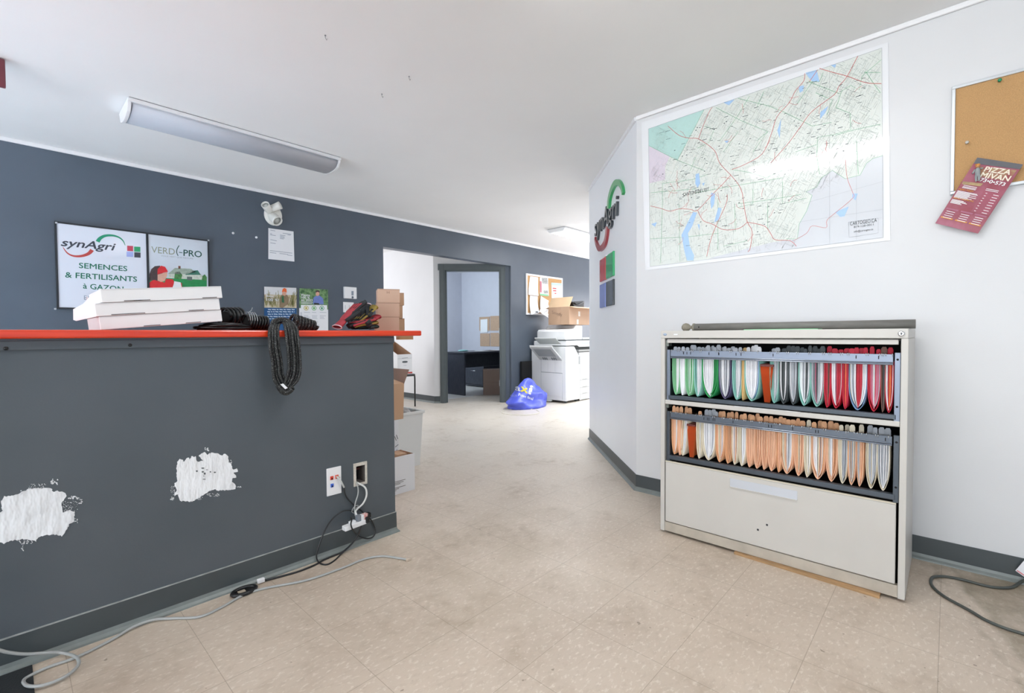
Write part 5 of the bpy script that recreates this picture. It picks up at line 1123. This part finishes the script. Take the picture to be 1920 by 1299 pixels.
solo(B((X0 + .02, b_, CZ), (X0 + .11, a, CZ + .0035)), 'green_folder', mat('mint_sheet', '#8fd0a0', .5), 'flat mint green folder under the rod on the filing cabinet', 'folder')
a, b_ = onZ(1376, 1039, 0), onZ(1648, 1127, 0)
m = MB(); m.slab([(X0 - .008, a.y, 0), (X0 - .022, b_.y, 0), (X0 + .09, b_.y, 0), (X0 + .09, a.y, 0)], (0, 0, .011)); solo(m, 'wood_shim', mat('shim_wood', '#b9946a', .7, var=.4, vscale=12, stretch=(6, 1, 6)), 'thin wooden strip wedged under the filing cabinet front', 'wood strip')

# cable and tag at the right edge
l = [(980, 890), (896, 850), (740, 800), (600, 740), (500, 680), (400, 625), (300, 570), (220, 510), (185, 460), (195, 420), (250, 408), (350, 418), (470, 445), (600, 480), (700, 495), (800, 492)]
pts = [onZ(1700 + x * .24554, 980 + y * .24554, .006) for x, y in l]
e1 = onX(1700 + 860 * .24554, 980 + 470 * .24554, XR - .03); e1.z = max(e1.z, .008); e2 = onX(1700 + 905 * .24554, 980 + 440 * .24554, XR - .03)
cc = thing('dark_cable', 'dark cable looping on the floor at the right edge of the photo', 'cable', pts[5])
m = MB(); m.tube(smooth_path(pts + [e1, e2, e2 + V((0, -.05, .03))], 6), .0055, 8); part(m, 'cord', mat('olive_cable', '#4b4f4b', .45), cc)
def P9(x, y): return onX(1700 + x * .24554, 980 + y * .24554, XR - .035)
m = MB(); m.slab([P9(830, 365), P9(900, 285), P9(985, 350), P9(915, 425)], (.002, 0, 0)); tg = part(m, 'warning_tag', PAPER, cc, label='white tag with pink print')
m = MB(); m.ribbon([P9(842, 363) + V((-.001, 0, 0)), P9(915, 412) + V((-.001, 0, 0))], .005, nR); part(m, 'tag_print', mat('pink_ink', '#d98a90', .5), tg, fixn=False)

# ------------------------------------------------------------------ boxes, bin and chair past the counter end
def openbox(name, label, cat, x0, x1, y0, y1, z0, z1, out, inn, group=None, th=.004, taper=0.0, rot=0.0):
    cx, cy = (x0 + x1) / 2, (y0 + y1) / 2; M_ = Matrix.Translation((cx, cy, z0)) @ Matrix.Rotation(R_(rot), 4, 'Z'); hx, hy, h = (x1 - x0) / 2, (y1 - y0) / 2, z1 - z0
    t = thing(name, label, cat, (cx, cy, z0), group)
    m = MB(); tp = taper
    o0 = [(-hx + tp, -hy + tp), (hx - tp, -hy + tp), (hx - tp, hy - tp), (-hx + tp, hy - tp)]; o1 = [(-hx, -hy), (hx, -hy), (hx, hy), (-hx, hy)]
    i1 = [(math.copysign(abs(x) - th, x), math.copysign(abs(y) - th, y)) for x, y in o1]; i0 = [(math.copysign(abs(x) - th, x), math.copysign(abs(y) - th, y)) for x, y in o0]
    W_ = lambda q, z: M_ @ V((q[0], q[1], z))
    for k in range(4):
        j = (k + 1) % 4
        m.mi = 0; m.face([W_(o0[k], 0), W_(o0[j], 0), W_(o1[j], h), W_(o1[k], h)]); m.face([W_(o1[k], h), W_(o1[j], h), W_(i1[j], h), W_(i1[k], h)])
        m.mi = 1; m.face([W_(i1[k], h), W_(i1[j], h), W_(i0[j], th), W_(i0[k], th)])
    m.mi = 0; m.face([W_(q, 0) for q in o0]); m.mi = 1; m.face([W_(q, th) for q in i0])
    bmesh.ops.remove_doubles(m.bm, verts=m.bm.verts[:], dist=1e-6)
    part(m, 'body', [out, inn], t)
    return t, M_, hx, hy, h
# white carton with printed lines
p0, p1 = onZ(777, 919.6, 0), onZ(737, 932, 0)
bx, by = 1.862, 2.63
t, M_, hx, hy, h = openbox('white_carton', 'white carton with printed lines on the floor at the counter end', 'box', 1.45, bx, by, by + .16, 0, .245, CARDW, CARD, th=.005)
m = MB()
for k, (ln_, y) in enumerate(((.10, .085), (.085, .075), (.06, .066), (.10, .045), (.05, .036), (.03, .027))): m.ribbon([(bx - .175, by - .001, y), (bx - .175 + ln_, by - .001, y + .001)], .004, nC)
part(m, 'printed_lines', mat('box_ink', '#7a7570', .6), t, fixn=False)
m = MB(); m.box((bx - .12, by + .02, .16), (bx - .05, by + .12, .252)); solo(m, 'brown_packet', CARD, 'brown packet poking out of the white printed carton', 'packet')
# white carton with pen strokes that carries the brown box
t = thing('white_file_box', 'white box with black pen strokes under the open brown box', 'box', (1.6, 2.95, 0))
xe = onY(748, 830, 2.80).x
part(B((1.40, 2.80, 0), (xe, 3.05, .455)), 'body', CARDW, t, bevel=.003)
m = MB()
for (a, b_) in (((743, 815), (746, 823)), ((740, 818), (743, 826)), ((741, 838), (747, 833)), ((739, 847), (745, 843))): m.ribbon([onY(*a, 2.798), onY(*b_, 2.798)], .004, nC)
part(m, 'pen_strokes', INK, t, fixn=False)
xb = onY(760, 780, 2.78).x
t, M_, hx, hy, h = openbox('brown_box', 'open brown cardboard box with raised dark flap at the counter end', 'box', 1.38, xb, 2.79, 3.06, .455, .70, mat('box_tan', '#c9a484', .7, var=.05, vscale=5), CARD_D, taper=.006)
m = MB(); m.slab([(xb, 2.79, .70), (xb, 3.06, .70), (xb + .03, 3.08, .80), (xb + .03, 2.77, .80)], (-.004, 0, 0)); part(m, 'flap', CARD_D, t, label='raised dark brown flap')
m = MB(); m.slab([(1.38, 3.06, .70), (xb, 3.06, .70), (xb + .01, 3.10, .82), (1.37, 3.10, .82)], (0, -.004, 0)); part(m, 'flap', CARD_D, t, label='raised dark brown flap')
m = MB(); m.slab([(1.38, 2.79, .70), (xb, 2.79, .70), (xb - .08, 2.88, .745), (1.38, 2.88, .745)], (0, 0, .004)); part(m, 'flap', mat('box_tan', '#c9a484'), t, label='folded tan flap')
# white tub
xt = onY(790.5, 800, 3.10).x
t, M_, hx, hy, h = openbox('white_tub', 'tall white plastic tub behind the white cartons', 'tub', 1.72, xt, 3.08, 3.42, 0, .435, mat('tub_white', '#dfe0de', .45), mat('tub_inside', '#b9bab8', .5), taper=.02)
m = MB(); e = .012
for a, b_ in (((1.72 - e, 3.08 - e), (xt + e, 3.08)), ((1.72 - e, 3.42), (xt + e, 3.42 + e)), ((1.72 - e, 3.08), (1.72, 3.42)), ((xt, 3.08), (xt + e, 3.42))): m.box((a[0], a[1], .418), (b_[0], b_[1], .44))
part(m, 'rim', mat('tub_white', '#dfe0de'), t, bevel=.004)
rnd = random.Random(8); m = MB()
for k in range(5):
    c = V((rnd.uniform(1.80, xt - .1), rnd.uniform(3.18, 3.32), .40)); m.ball(c, (.08, .07, .06))
for v in m.bm.verts: v.co += V((noise.noise(v.co * 14), noise.noise(v.co * 14 + V((5, 0, 0))), noise.noise(v.co * 14 + V((0, 9, 0))))) * .025
solo(m, 'crumpled_plastic', mat('grey_film', '#a9a6a2', .35, var=.4, vscale=20, color2='#6a5a56'), 'crumpled grey plastic filling the white tub', 'plastic wrap', smooth=True)
# file box on the chair by the alcove wall
yb0 = 5.72
a, b_ = onY(745.5, 700, yb0), onY(773, 699, yb0); z0, z1 = .478, onY(760, 664, yb0).z
cx0, cx1 = a.x, b_.x
t = thing('white_file_box', 'open white file box with red stripe on the black chair', 'box', ((cx0 + cx1) / 2, yb0 + .2, z0))
yb1 = yb0 + .44; zb_ = .945; th = .004
m = MB()
m.mi = 0
m.box((cx0, yb0, z0), (cx1, yb0 + th, z1)); m.box((cx0, yb1 - th, z0), (cx1, yb1, zb_)); m.box((cx0, yb0 + th, z0), (cx1, yb1 - th, z0 + th))
for x in (cx0, cx1 - th): m.slab([(x, yb0 + th, z0), (x, yb1 - th, z0), (x, yb1 - th, zb_), (x, yb0 + th, z1)], (th, 0, 0))
part(m, 'body', CARDW, t)
m = MB()
m.box((cx0 + th, yb0 + th + .0002, z0 + th), (cx1 - th, yb0 + th + .001, z1 - .001)); m.box((cx0 + th, yb1 - th - .001, z0 + th), (cx1 - th, yb1 - th - .0002, zb_ - .001))
for x in (cx0 + th + .0002, cx1 - th - .001): m.slab([(x, yb0 + th, z0 + th), (x, yb1 - th, z0 + th), (x, yb1 - th, zb_ - .001), (x, yb0 + th, z1 - .001)], (.0008, 0, 0))
part(m, 'inside_lining', CARD, t, label='brown inside')
m = MB(); m.box((cx0 - .001, yb0 - .001, z0 + .008), (cx1 + .001, yb1 + .001, z0 + .03)); part(m, 'stripe', mat('stripe_red', '#c8463c', .5), t)
m = MB(); c = V(((cx0 + cx1) / 2, yb0 - .001, z0 + (z1 - z0) * .62)); m.slab([c + V((.045 * math.copysign(1, math.cos(q)) * min(1, abs(math.cos(q)) * 1.3), 0, .014 * math.sin(q))) for q in [2 * math.pi * i / 16 for i in range(16)]], (0, .0012, 0)); part(m, 'hand_hole', mat('hole_grey', '#5a6062', .8), t)
m = MB(); m.ribbon([c + V((-.05, -.001, .055)), c + V((.05, -.001, .06))], .006, nC); m.ribbon([(cx0 + .005, yb0 - .0015, z1 - .06), (cx1 - .005, yb0 - .0015, z1 - .058)], .003, nC); part(m, 'lid_line', GREYINK, t, fixn=False)
m = MB(); m.text('mix', c + V((-.025, -.0015, -.055)), V((.05, 0, 0)), V((0, 0, .016))); part(m, 'handwriting', GREYINK, t, fixn=False)
ch = thing('black_chair', 'black metal chair by the white alcove wall, file box on its seat', 'chair', ((cx0 + cx1) / 2, yb0 + .15, 0))
ex = onZ(778, 755.5, 0); lx0, lx1 = cx0 - .06, cx1 + .035; ly0, ly1 = yb0 - .03, yb0 + .40
part(B((lx0 - .0, ly0, .445), (lx1 + .0, ly1, z0)), 'seat', BLACK, ch, bevel=.012)
for x in (lx0, lx1):
    for y in (ly0 + .02, ly1 - .02):
        m = MB(); m.tube(smooth_path([(x + (-.0 if x == lx0 else 0), y, 0), (x, y, .2), (x, y, .42), (x + (.02 if x == lx0 else -.02), y, .46), (x + (.06 if x == lx0 else -.06), y, .468)], 5), .011, 8); part(m, 'leg', BLACK, ch)

# ------------------------------------------------------------------ photocopier
PX, PY, PX2, PY2 = 5.69, 4.19, 6.85, 4.86
cp = thing('photocopier', 'large white office photocopier beside the bulletin board', 'photocopier', (PX + .5, PY + .3, 0))
def sd(px, py, d=.0): return onX(px, py, PX - d)
def fr(px, py, d=.0): return onY(px, py, PY - d)
zt = sd(1061, 650).z; z0 = .035
xm = fr(1088.5, 700).x
m = MB(); m.slab([(PX, PY, z0), (xm, PY, z0), (xm, PY, fr(1088, 673).z), (fr(1077, 655).x, PY, zt), (PX, PY, zt)], (0, PY2 - PY, 0)); part(m, 'main_body', COPIER, cp, bevel=.006)
part(B((xm, PY + .03, z0 + .02), (PX2, PY2, fr(1098, 660).z)), 'paper_cabinet', COPIER, cp, bevel=.006)
part(B((xm, PY + .10, fr(1098, 660).z), (PX2, PY2, zt)), 'output_cavity', mat('copier_cavity', '#4c5250', .6), cp)
part(B((xm - .02, PY + .02, fr(1095, 659).z), (PX2, PY + .3, fr(1095, 655).z)), 'output_tray', COPIER_G, cp, bevel=.004)
zs0, zs1 = zt + .012, onX(1040, 626, PX).z
m = MB(); m.box((PX + .02, PY + .0, zs0), (PX2, PY2 - .03, zs0 + .075)); part(m, 'scanner_base', COPIER, cp, bevel=.012)
part(B((PX + .02, PY + .01, zs0 + .078), (PX2, PY2 - .04, zs0 + .084)), 'scanner_gap', mat('seam_grey', '#5e6365', .6), cp)
zl = zs0 + .086; ztop = 1.186
m = MB(); m.slab([(PX + .03, PY + .03, zl), (PX + .48, PY + .03, zl), (PX + .48, PY + .03, ztop - .004), (PX + .30, PY + .03, ztop - .004), (PX + .26, PY + .03, ztop - .06), (PX + .06, PY + .03, ztop - .075), (PX + .03, PY + .03, ztop - .1)], (0, PY2 - PY - .12, 0)); part(m, 'document_feeder', COPIER, cp, bevel=.012)
part(B((PX + .48, PY + .03, zl), (PX2, PY2 - .1, zl + .035)), 'scanner_lid', COPIER_G, cp, bevel=.008)
m = MB(); q = [(xm - .12, PY - .06, zs0 + .01), (PX2 - .1, PY - .06, zs0 + .01), (PX2 - .1, PY + .06, zs0 + .075), (xm - .12, PY + .06, zs0 + .075)]; m.slab(q, (0, .0, -.03)); part(m, 'control_panel', COPIER, cp, bevel=.004)
m = MB(); m.slab([(xm + .0, PY - .045, zs0 + .020), (xm + .25, PY - .045, zs0 + .020), (xm + .25, PY + .045, zs0 + .070), (xm, PY + .045, zs0 + .070)], (0, 0, -.002)); part(m, 'screen', mat('panel_screen', '#9aa3a8', .3), cp)
# left side covers
def sidepanel(px0, py0, px1, py1, d, nm, mt=COPIER):
    a, b_ = sd(px0, py0), sd(px1, py1); part(B((PX - d, min(a.y, b_.y), min(a.z, b_.z)), (PX, max(a.y, b_.y), max(a.z, b_.z))), nm, mt, cp, bevel=.002)
ya0, ya1 = sd(1015, 700).y, sd(1054, 700).y
zA, zB = sd(1030, 674).z, sd(1030, 697.5).z
m = MB()
for k in range(3):
    w_ = (ya0 - ya1) / 3; m.box((PX - .004, ya1 + w_ * k + .002, zB), (PX, ya1 + w_ * (k + 1) - .002, zA))
part(m, 'side_cover', COPIER, cp, bevel=.001)
part(B((PX - .005, ya1, .1), (PX, ya0, zB - .012)), 'lower_side_cover', COPIER, cp, bevel=.002)
m = MB(); m.box((PX - .001, ya0, z0 + .02), (PX + .001, ya0 + .005, zA)); m.box((PX - .001, ya1 - .005, z0 + .02), (PX + .001, ya1, zB)); m.box((PX - .003, ya1, zB - .012), (PX, ya0, zB)); part(m, 'panel_seam', mat('seam_light', '#a3a6a8', .6), cp)
m = MB(); m.box((PX + .012, PY - .0012, z0), (PX + .018, PY, zt - .01)); m.box((xm - .012, PY - .0012, z0), (xm - .006, PY, zt - .14)); part(m, 'front_seam', mat('seam_light', '#a3a6a8'), cp)
a = fr(1086, 668); m = MB(); m.box((a.x - .012, PY - .004, a.z - .12), (a.x + .012, PY, a.z)); part(m, 'door_grip', mat('seam_light', '#a3a6a8'), cp)
for k, (pa, pb) in enumerate(((699, 711), (712, 725), (726, 737), (738, 748))):
    zz0, zz1 = onY(1097, pb, PY + .03).z, onY(1097, pa, PY + .03).z; dr_ = part(B((xm + .004, PY + .022, zz0), (PX2 - .02, PY + .03, zz1)), 'paper_drawer', COPIER, cp, bevel=.003)
    m = MB(); m.box((xm + .08, PY + .0205, zz0 + .004), (xm + .2, PY + .023, zz0 + .014)); part(m, 'drawer_grip', COPIER_G, dr_)
# trays on the left side
yn, yf = sd(1054, 674).y, sd(1012, 674).y
o_n = onY(1035, 650, yn); i_n = sd(1054.5, 674)
m = MB(); L_ = V((o_n.x - PX, 0, o_n.z - i_n.z))
i0 = V((PX, yn, i_n.z)); i1 = V((PX, yf, i_n.z))
m.hexa([i0 + V((0, 0, -.02)), i1 + V((0, 0, -.02)), i0 + L_ + V((0, 0, -.015)), i1 + L_ + V((0, 0, -.015)), i0, i1, i0 + L_, i1 + L_]); part(m, 'bypass_tray', COPIER_G, cp, bevel=.004)
m = MB()
for q in (.06, .94): 
    b0 = i0.lerp(i1, q); m.hexa([b0 + V((0, -.012, 0)), b0 + V((0, .012, 0)), b0 + L_ + V((0, -.012, 0)), b0 + L_ + V((0, .012, 0)), b0 + V((0, -.012, .03)), b0 + V((0, .012, .03)), b0 + L_ + V((0, -.012, .012)), b0 + L_ + V((0, .012, .012))])
b0, b1 = i0 + L_, i1 + L_; m.hexa([b0, b1, b0 - L_ * .08, b1 - L_ * .08, b0 + V((0, 0, .016)), b1 + V((0, 0, .016)), b0 - L_ * .08 + V((0, 0, .016)), b1 - L_ * .08 + V((0, 0, .016))]); part(m, 'tray_edge', COPIER, cp, bevel=.003)
m = MB()
for q in (.2, .28, .36, .6, .68, .76): b0 = i0.lerp(i1, q) + L_ * .10 + V((0, 0, -.034)); m.hexa([b0 + V((0, -.008, 0)), b0 + V((0, .008, 0)), b0 + L_ * .14 + V((0, -.008, 0)), b0 + L_ * .14 + V((0, .008, 0)), b0 + V((0, -.008, .018)), b0 + V((0, .008, .018)), b0 + L_ * .14 + V((0, -.008, .018)), b0 + L_ * .14 + V((0, .008, .018))])
part(m, 'tray_rib', mat('rib_grey', '#777c7e', .5), cp)
m = MB(); b0 = i0.lerp(i1, .12) + L_ * .34 + V((0, 0, -.024)); b1 = i0.lerp(i1, .88) + L_ * .34 + V((0, 0, -.024)); m.hexa([b0, b1, b0 + L_ * .55, b1 + L_ * .55, b0 + V((0, 0, .003)), b1 + V((0, 0, .003)), b0 + L_ * .55 + V((0, 0, .003)), b1 + L_ * .55 + V((0, 0, .003))]); part(m, 'tray_plate', mat('tray_dark', '#878c8e', .5), cp)
o_n = onY(1046, 634, yn); zi = sd(1052, 644).z; L2 = V((o_n.x - PX - .02, 0, o_n.z - zi)); i0 = V((PX, yn + .02, zi)); i1 = V((PX, yf - .0, zi))
m = MB(); m.hexa([i0 + V((0, 0, -.012)), i1 + V((0, 0, -.012)), i0 + L2 + V((0, 0, -.01)), i1 + L2 + V((0, 0, -.01)), i0, i1, i0 + L2, i1 + L2]); part(m, 'exit_tray', COPIER_G, cp, bevel=.004)
m = MB(); b0, b1 = i0 + L2, i1 + L2; m.hexa([b0, b1, b0 - L2 * .12, b1 - L2 * .12, b0 + V((0, 0, .012)), b1 + V((0, 0, .012)), b0 - L2 * .12 + V((0, 0, .012)), b1 - L2 * .12 + V((0, 0, .012))]); part(m, 'tray_edge', COPIER, cp, bevel=.003)
for x, y in ((PX + .06, PY + .05), (xm - .06, PY + .05), (xm + .12, PY + .08), (PX2 - .1, PY + .08), (PX + .06, PY2 - .08), (PX2 - .1, PY2 - .08)):
    m = MB(); m.lathe([(.005, -.012), (.028, -.012), (.03, 0), (.028, .012), (.005, .012)], Matrix.Translation((x, y, .03)) @ Matrix.Rotation(R_(90), 4, 'Y'), 14); m.box((x - .018, y - .02, .03), (x + .018, y + .02, .06)); part(m, 'caster', mat('caster_grey', '#4c5456', .5), cp)
q = sd(1023, 756, .02); m = MB(); m.ball(V((PX + .0, PY + .36, .022)), (.05, .1, .022)); part(m, 'foot_pad', COPIER_G, cp)
# open box on the copier
bx0, by0 = PX + .10, PY + .02
p_l = onX(1031, 606, bx0); p_r = onX(1067.5, 608, bx0)
t, M_, hx, hy, h = openbox('open_cardboard_box', 'open cardboard box with raised flap standing on the photocopier', 'box', bx0, bx0 + .62, p_r.y, p_r.y + .40, ztop, ztop + .27, mat('box_tan2', '#b8977c', .7, var=.06, vscale=4), CARD_L, th=.006)
x0_, y0_, y1_, zt_ = bx0, p_r.y, p_r.y + .40, ztop + .27
m = MB(); m.slab([(x0_, y0_, zt_), (x0_, y1_, zt_), (x0_ + .05, y1_ - .02, zt_ + .15), (x0_ + .05, y0_ - .03, zt_ + .15)], (.005, 0, 0)); part(m, 'flap', CARD_L, t, label='raised flap')
m = MB(); m.slab([(x0_, y0_, zt_), (x0_ + .62, y0_, zt_), (x0_ + .62, y0_ - .17, zt_ - .03), (x0_, y0_ - .10, zt_ - .02)], (0, 0, .005)); part(m, 'flap', CARD_L, t, label='flap folded outward')
m = MB(); m.slab([(x0_, y1_, zt_), (x0_ + .62, y1_, zt_), (x0_ + .62, y1_ + .06, zt_ - .02), (x0_ - .0, y1_ + .06, zt_ - .02)], (0, 0, .005)); part(m, 'flap', CARD_L, t)
m = MB()
for (px, py) in ((1086, 588), (1083, 603)): q = onY(px, py, y0_); m.box((q.x - .025, y0_ - .001, q.z - .04), (q.x + .025, y0_, q.z + .035))
part(m, 'tape_mark', mat('tape_grey', '#c9c2b8', .4), t)
a = onX(1035, 588, bx0 - .001); b_ = onX(1054, 593, bx0 - .001); m = MB(); m.text('Smedy', a, b_ - a, V((0, 0, .05))); part(m, 'handwriting', CARD_D, t, fixn=False)
a = onX(1048, 600, bx0 - .001); m = MB(); m.ribbon([V((bx0 - .001, (y0_ + y1_) / 2 - .02, ztop)), V((bx0 - .001, (y0_ + y1_) / 2 - .02, zt_))], .05, nR); part(m, 'tape_strip', mat('tape_brown', '#b08c6e', .35), t, fixn=False)
q = onY(1085, 569, y0_ + .1); bg = thing('black_device', 'black device resting in the open box on the photocopier', 'device', q)
m = MB(); m.slab([onY(1073, 565, y0_ + .06), onY(1097, 564, y0_ + .06), onY(1096, 577, y0_ + .06), onY(1076, 577, y0_ + .06)], (0, .16, 0)); part(m, 'body', BLACK, bg, bevel=.02)
m = MB(); m.tube(smooth_path([onY(1077, 567, y0_ + .05), onY(1084, 571, y0_ + .045), onY(1094, 566, y0_ + .05)], 5), .007, 8); part(m, 'grip', mat('device_grey', '#2e3438', .4), bg)
m = MB(); m.tube(smooth_path([onY(1069, 566, y0_ + .06), onY(1074, 566.5, y0_ + .06), onY(1079, 570, y0_ + .06)], 4), .012, 8); part(m, 'arm', BLACK, bg)
# black slab that stands for the shadow behind the copier
solo(B((5.44, YB - .06, 0), (5.675, YB - .02, .62)), 'copier_shadow_slab', BLACK_M, 'black slab in place of the shadow left of the photocopier', 'shadow slab')

# blue shopping bag
BAG = mat('bag_blue', '#4a57c8', .32, var=.18, vscale=9, bump=.5, bscale=9, color2='#5d69d6')
yb_ = 4.45
ptsb = [(952, 757), (957, 752), (966, 738), (976, 722), (984, 711), (990, 708), (997, 713), (1004, 722), (1011, 731), (1019, 738), (1018, 748), (1014, 757), (1012, 763), (985, 764), (958, 763)]
cen = onY(987, 745, yb_); m = MB(); rows = 26; ringn = 30; rings = []
L3 = [onY(*q, yb_) for q in ptsb]; zlo = 0.0; zhi = max(q.z for q in L3)
def span(z):
    xs = []
    for a, b_ in zip(L3, L3[1:] + L3[:1]):
        if (a.z - z) * (b_.z - z) <= 0 and abs(a.z - b_.z) > 1e-6: xs.append(a.x + (b_.x - a.x) * (z - a.z) / (b_.z - a.z))
    return (min(xs), max(xs)) if xs else (cen.x - .01, cen.x + .01)
for i in range(rows + 1):
    s_ = i / rows; z = max(zhi * s_ * .995, .034) if i else .034
    a, b_ = span(z); c = (a + b_) / 2; hw = (b_ - a) / 2; dep = .20 * (1 - s_) ** .7 + .012
    zz = z if i else .0
    ring = []
    for k in range(ringn):
        q = 2 * math.pi * k / ringn; cs, sn = math.cos(q), math.sin(q)
        p = V((c + hw * math.copysign(abs(cs) ** .8, cs), yb_ + dep * math.copysign(abs(sn) ** .9, sn), zhi * s_ * .995))
        d_ = noise.noise(p * 7) * .05 + abs(noise.noise(p * 13)) * .03
        p += V((sn * .0, -abs(sn) * d_, d_ * .5 if 0 < i < rows else 0)); p.z = max(p.z, 0); ring.append(m.bm.verts.new(p))
    rings.append(ring)
for A, Bq in zip(rings, rings[1:]):
    for k in range(ringn): m.bm.faces.new([A[k], A[(k + 1) % ringn], Bq[(k + 1) % ringn], Bq[k]])
m.bm.faces.new(rings[-1]); m.bm.faces.new(rings[0][::-1])
bag = thing('shopping_bag', 'crumpled blue plastic shopping bag with yellow and white letters on the floor', 'bag', (cen.x, yb_, 0))
bmesh.ops.recalc_face_normals(m.bm, faces=m.bm.faces[:]); tree = BVHTree.FromBMesh(m.bm); part(m, 'bag_body', BAG, bag, smooth=True)
def onbag(px, py):
    d = ray(px, py).normalized(); h_ = tree.ray_cast(CAM, d)
    return (h_[0] - d * .003) if h_[0] else onY(px, py, yb_ - .2)
def bagtext(s_, l, r, cap, mt_, nm='lettering', bold=.04):
    m = MB(); m.text(s_, (0, 0, 0), (1, 0, 0), (0, 1, 0), bold=bold)
    bmesh.ops.subdivide_edges(m.bm, edges=m.bm.edges[:], cuts=2)
    for v in m.bm.verts:
        u, w_ = v.co.x, v.co.y; v.co = onbag(l[0] + (r[0] - l[0]) * u + cap[0] * w_, l[1] + (r[1] - l[1]) * u + cap[1] * w_)
    part(m, nm, mt_, bag, fixn=False)
bagtext('x', (976, 733), (989, 737), (2, -13), mat('bag_yellow', '#e6d53c', .4), bold=.05); bagtext('i', (991.5, 738), (995.5, 739), (3.4, -17), PAPER, bold=.05); bagtext('a', (966, 731.5), (975, 733), (1, -11), PAPER, bold=.03)
bagtext('Point final', (972, 741.5), (999, 750), (1, -5), PAPER, bold=.02); bagtext('Moins cher.', (957, 744), (970, 742.5), (0, -4), mat('bag_pale', '#aab4f0', .4), bold=.0)
c = onZ(976.6, 771.8, .004); e = onZ(1012, 771, .004)
m = MB(); rr_ = (e - c).length; m.tube([c + V((rr_ * math.cos(a) * (1 + .05 * math.sin(3 * a)), rr_ * math.sin(a), .0)) for a in [2 * math.pi * i / 48 for i in range(47)]], .004, 6); solo(m, 'thin_cable', mat('cream_cord', '#ded9cb', .5), 'thin white cable lying in a ring on the floor before the blue bag', 'cable')

# ------------------------------------------------------------------ office seen through the doorway
DESK = mat('charcoal_laminate', '#33363f', .4, var=.35, vscale=10, stretch=(10, 10, 1), color2='#444853')
dk = thing('office_desk', 'charcoal wood grain desk inside the office', 'desk', (6.2, 6.4, 0))
zd = .742
part(B((5.29, 6.02, zd - .03), (7.14, 6.62, zd)), 'desk_top', DESK, dk, bevel=.002)
part(B((5.30, 6.03, 0), (5.33, 6.50, zd - .03)), 'side_panel', DESK, dk)
part(B((5.33, 6.56, .43), (7.14, 6.58, zd - .03)), 'modesty_panel', DESK, dk)
part(B((7.10, 6.03, 0), (7.135, 6.6, zd - .03)), 'side_panel', DESK, dk)
dx = 6.36
du = thing('drawer_unit', 'charcoal low drawer unit behind the office desk', 'drawer unit', (dx + .2, 6.95, 0))
part(B((dx, 6.66, .02), (dx + .5, 7.25, .42)), 'body', DESK, du, bevel=.002)
dd = part(B((dx - .018, 6.67, .06), (dx, 7.24, .36)), 'drawer', DESK, du, bevel=.002)
a = onX(888, 696, dx - .02); m = MB(); m.tube([(dx - .03, a.y + .07, .325), (dx - .03, a.y - .07, .325)], .007, 8); m.box((dx - .03, a.y - .07, .32), (dx - .018, a.y - .06, .33)); m.box((dx - .03, a.y + .06, .32), (dx - .018, a.y + .07, .33)); part(m, 'handle', CHROME, dd, label='chrome handle')
bxm = Matrix.Translation((5.80, 5.84, 0)) @ Matrix.Rotation(R_(-45), 4, 'Z')
carton('lower of the two brown cartons stacked just inside the office door', bxm, .34, .26, .22, mat('office_box', '#8d7a70', .7, var=.05), 'cartons inside the office')
carton('upper of the two brown cartons stacked just inside the office door', Matrix.Translation((5.80, 5.84, .221)) @ Matrix.Rotation(R_(-45), 4, 'Z'), .34, .26, .22, mat('office_box', '#8d7a70'), 'cartons inside the office')
q = onZ(867, 656.5, zd); q.x = max(q.x, 5.45); m = MB(); m.ball(V((5.62, 6.42, zd + .012)), (.10, .09, .018)); solo(m, 'teal_cloth', mat('teal_cloth', '#8fc4c6', .7), 'pale teal cloth on the office desk', 'cloth')
for x, y, w_, lab in ((5.95, 6.38, .16, 'white paper sheet on the office desk next to the teal cloth'), (6.45, 6.45, .2, 'white paper sheet on the office desk near the dark holder')):
    m = MB(); m.box((x, y - .12, zd), (x + w_, y + .1, zd + .003)); solo(m, 'desk_paper', PAPER, lab, 'paper', 'papers on the office desk')
m = MB(); m.box((6.8, 6.4, zd), (6.95, 6.46, zd + .02)); solo(m, 'desk_holder', BLACK, 'small dark holder on the office desk', 'holder', bevel=.004)
# cork squares and sheet on the office wall
def ow(px, py, d=.0): return onX(px, py, OXW - d)
CK = mat('office_cork', '#c2a48c', .8, var=.15, vscale=60)
for (x0, y0, x1, y1), lab in (((899.5, 594, 918.5, 620), 'upper left cork square on the office wall, half under a white sheet'), ((920, 593, 938, 620), 'upper right cork square on the office wall, by the door jamb'), ((901, 625, 918.8, 649), 'lower left cork square on the office wall'), ((920.2, 624, 938, 649), 'lower right cork square on the office wall, by the door jamb')):
    a, b_ = ow(x0, (y0 + y1) / 2), ow(x1, (y0 + y1) / 2); z1_, z0_ = ow(910, y0).z, ow(910, y1).z
    solo(B((OXW - .012, b_.y, z0_), (OXW, a.y, z1_)), 'cork_square', CK, lab, 'cork square', 'cork squares on the office wall')
sheet('pinned_sheet', 'white sheet on the upper left cork square of the office wall', 'paper', [ow(901, 599, .013), ow(914, 598, .013), ow(914, 623, .013), ow(901, 624, .013)], nR, PAPER, None, .003)
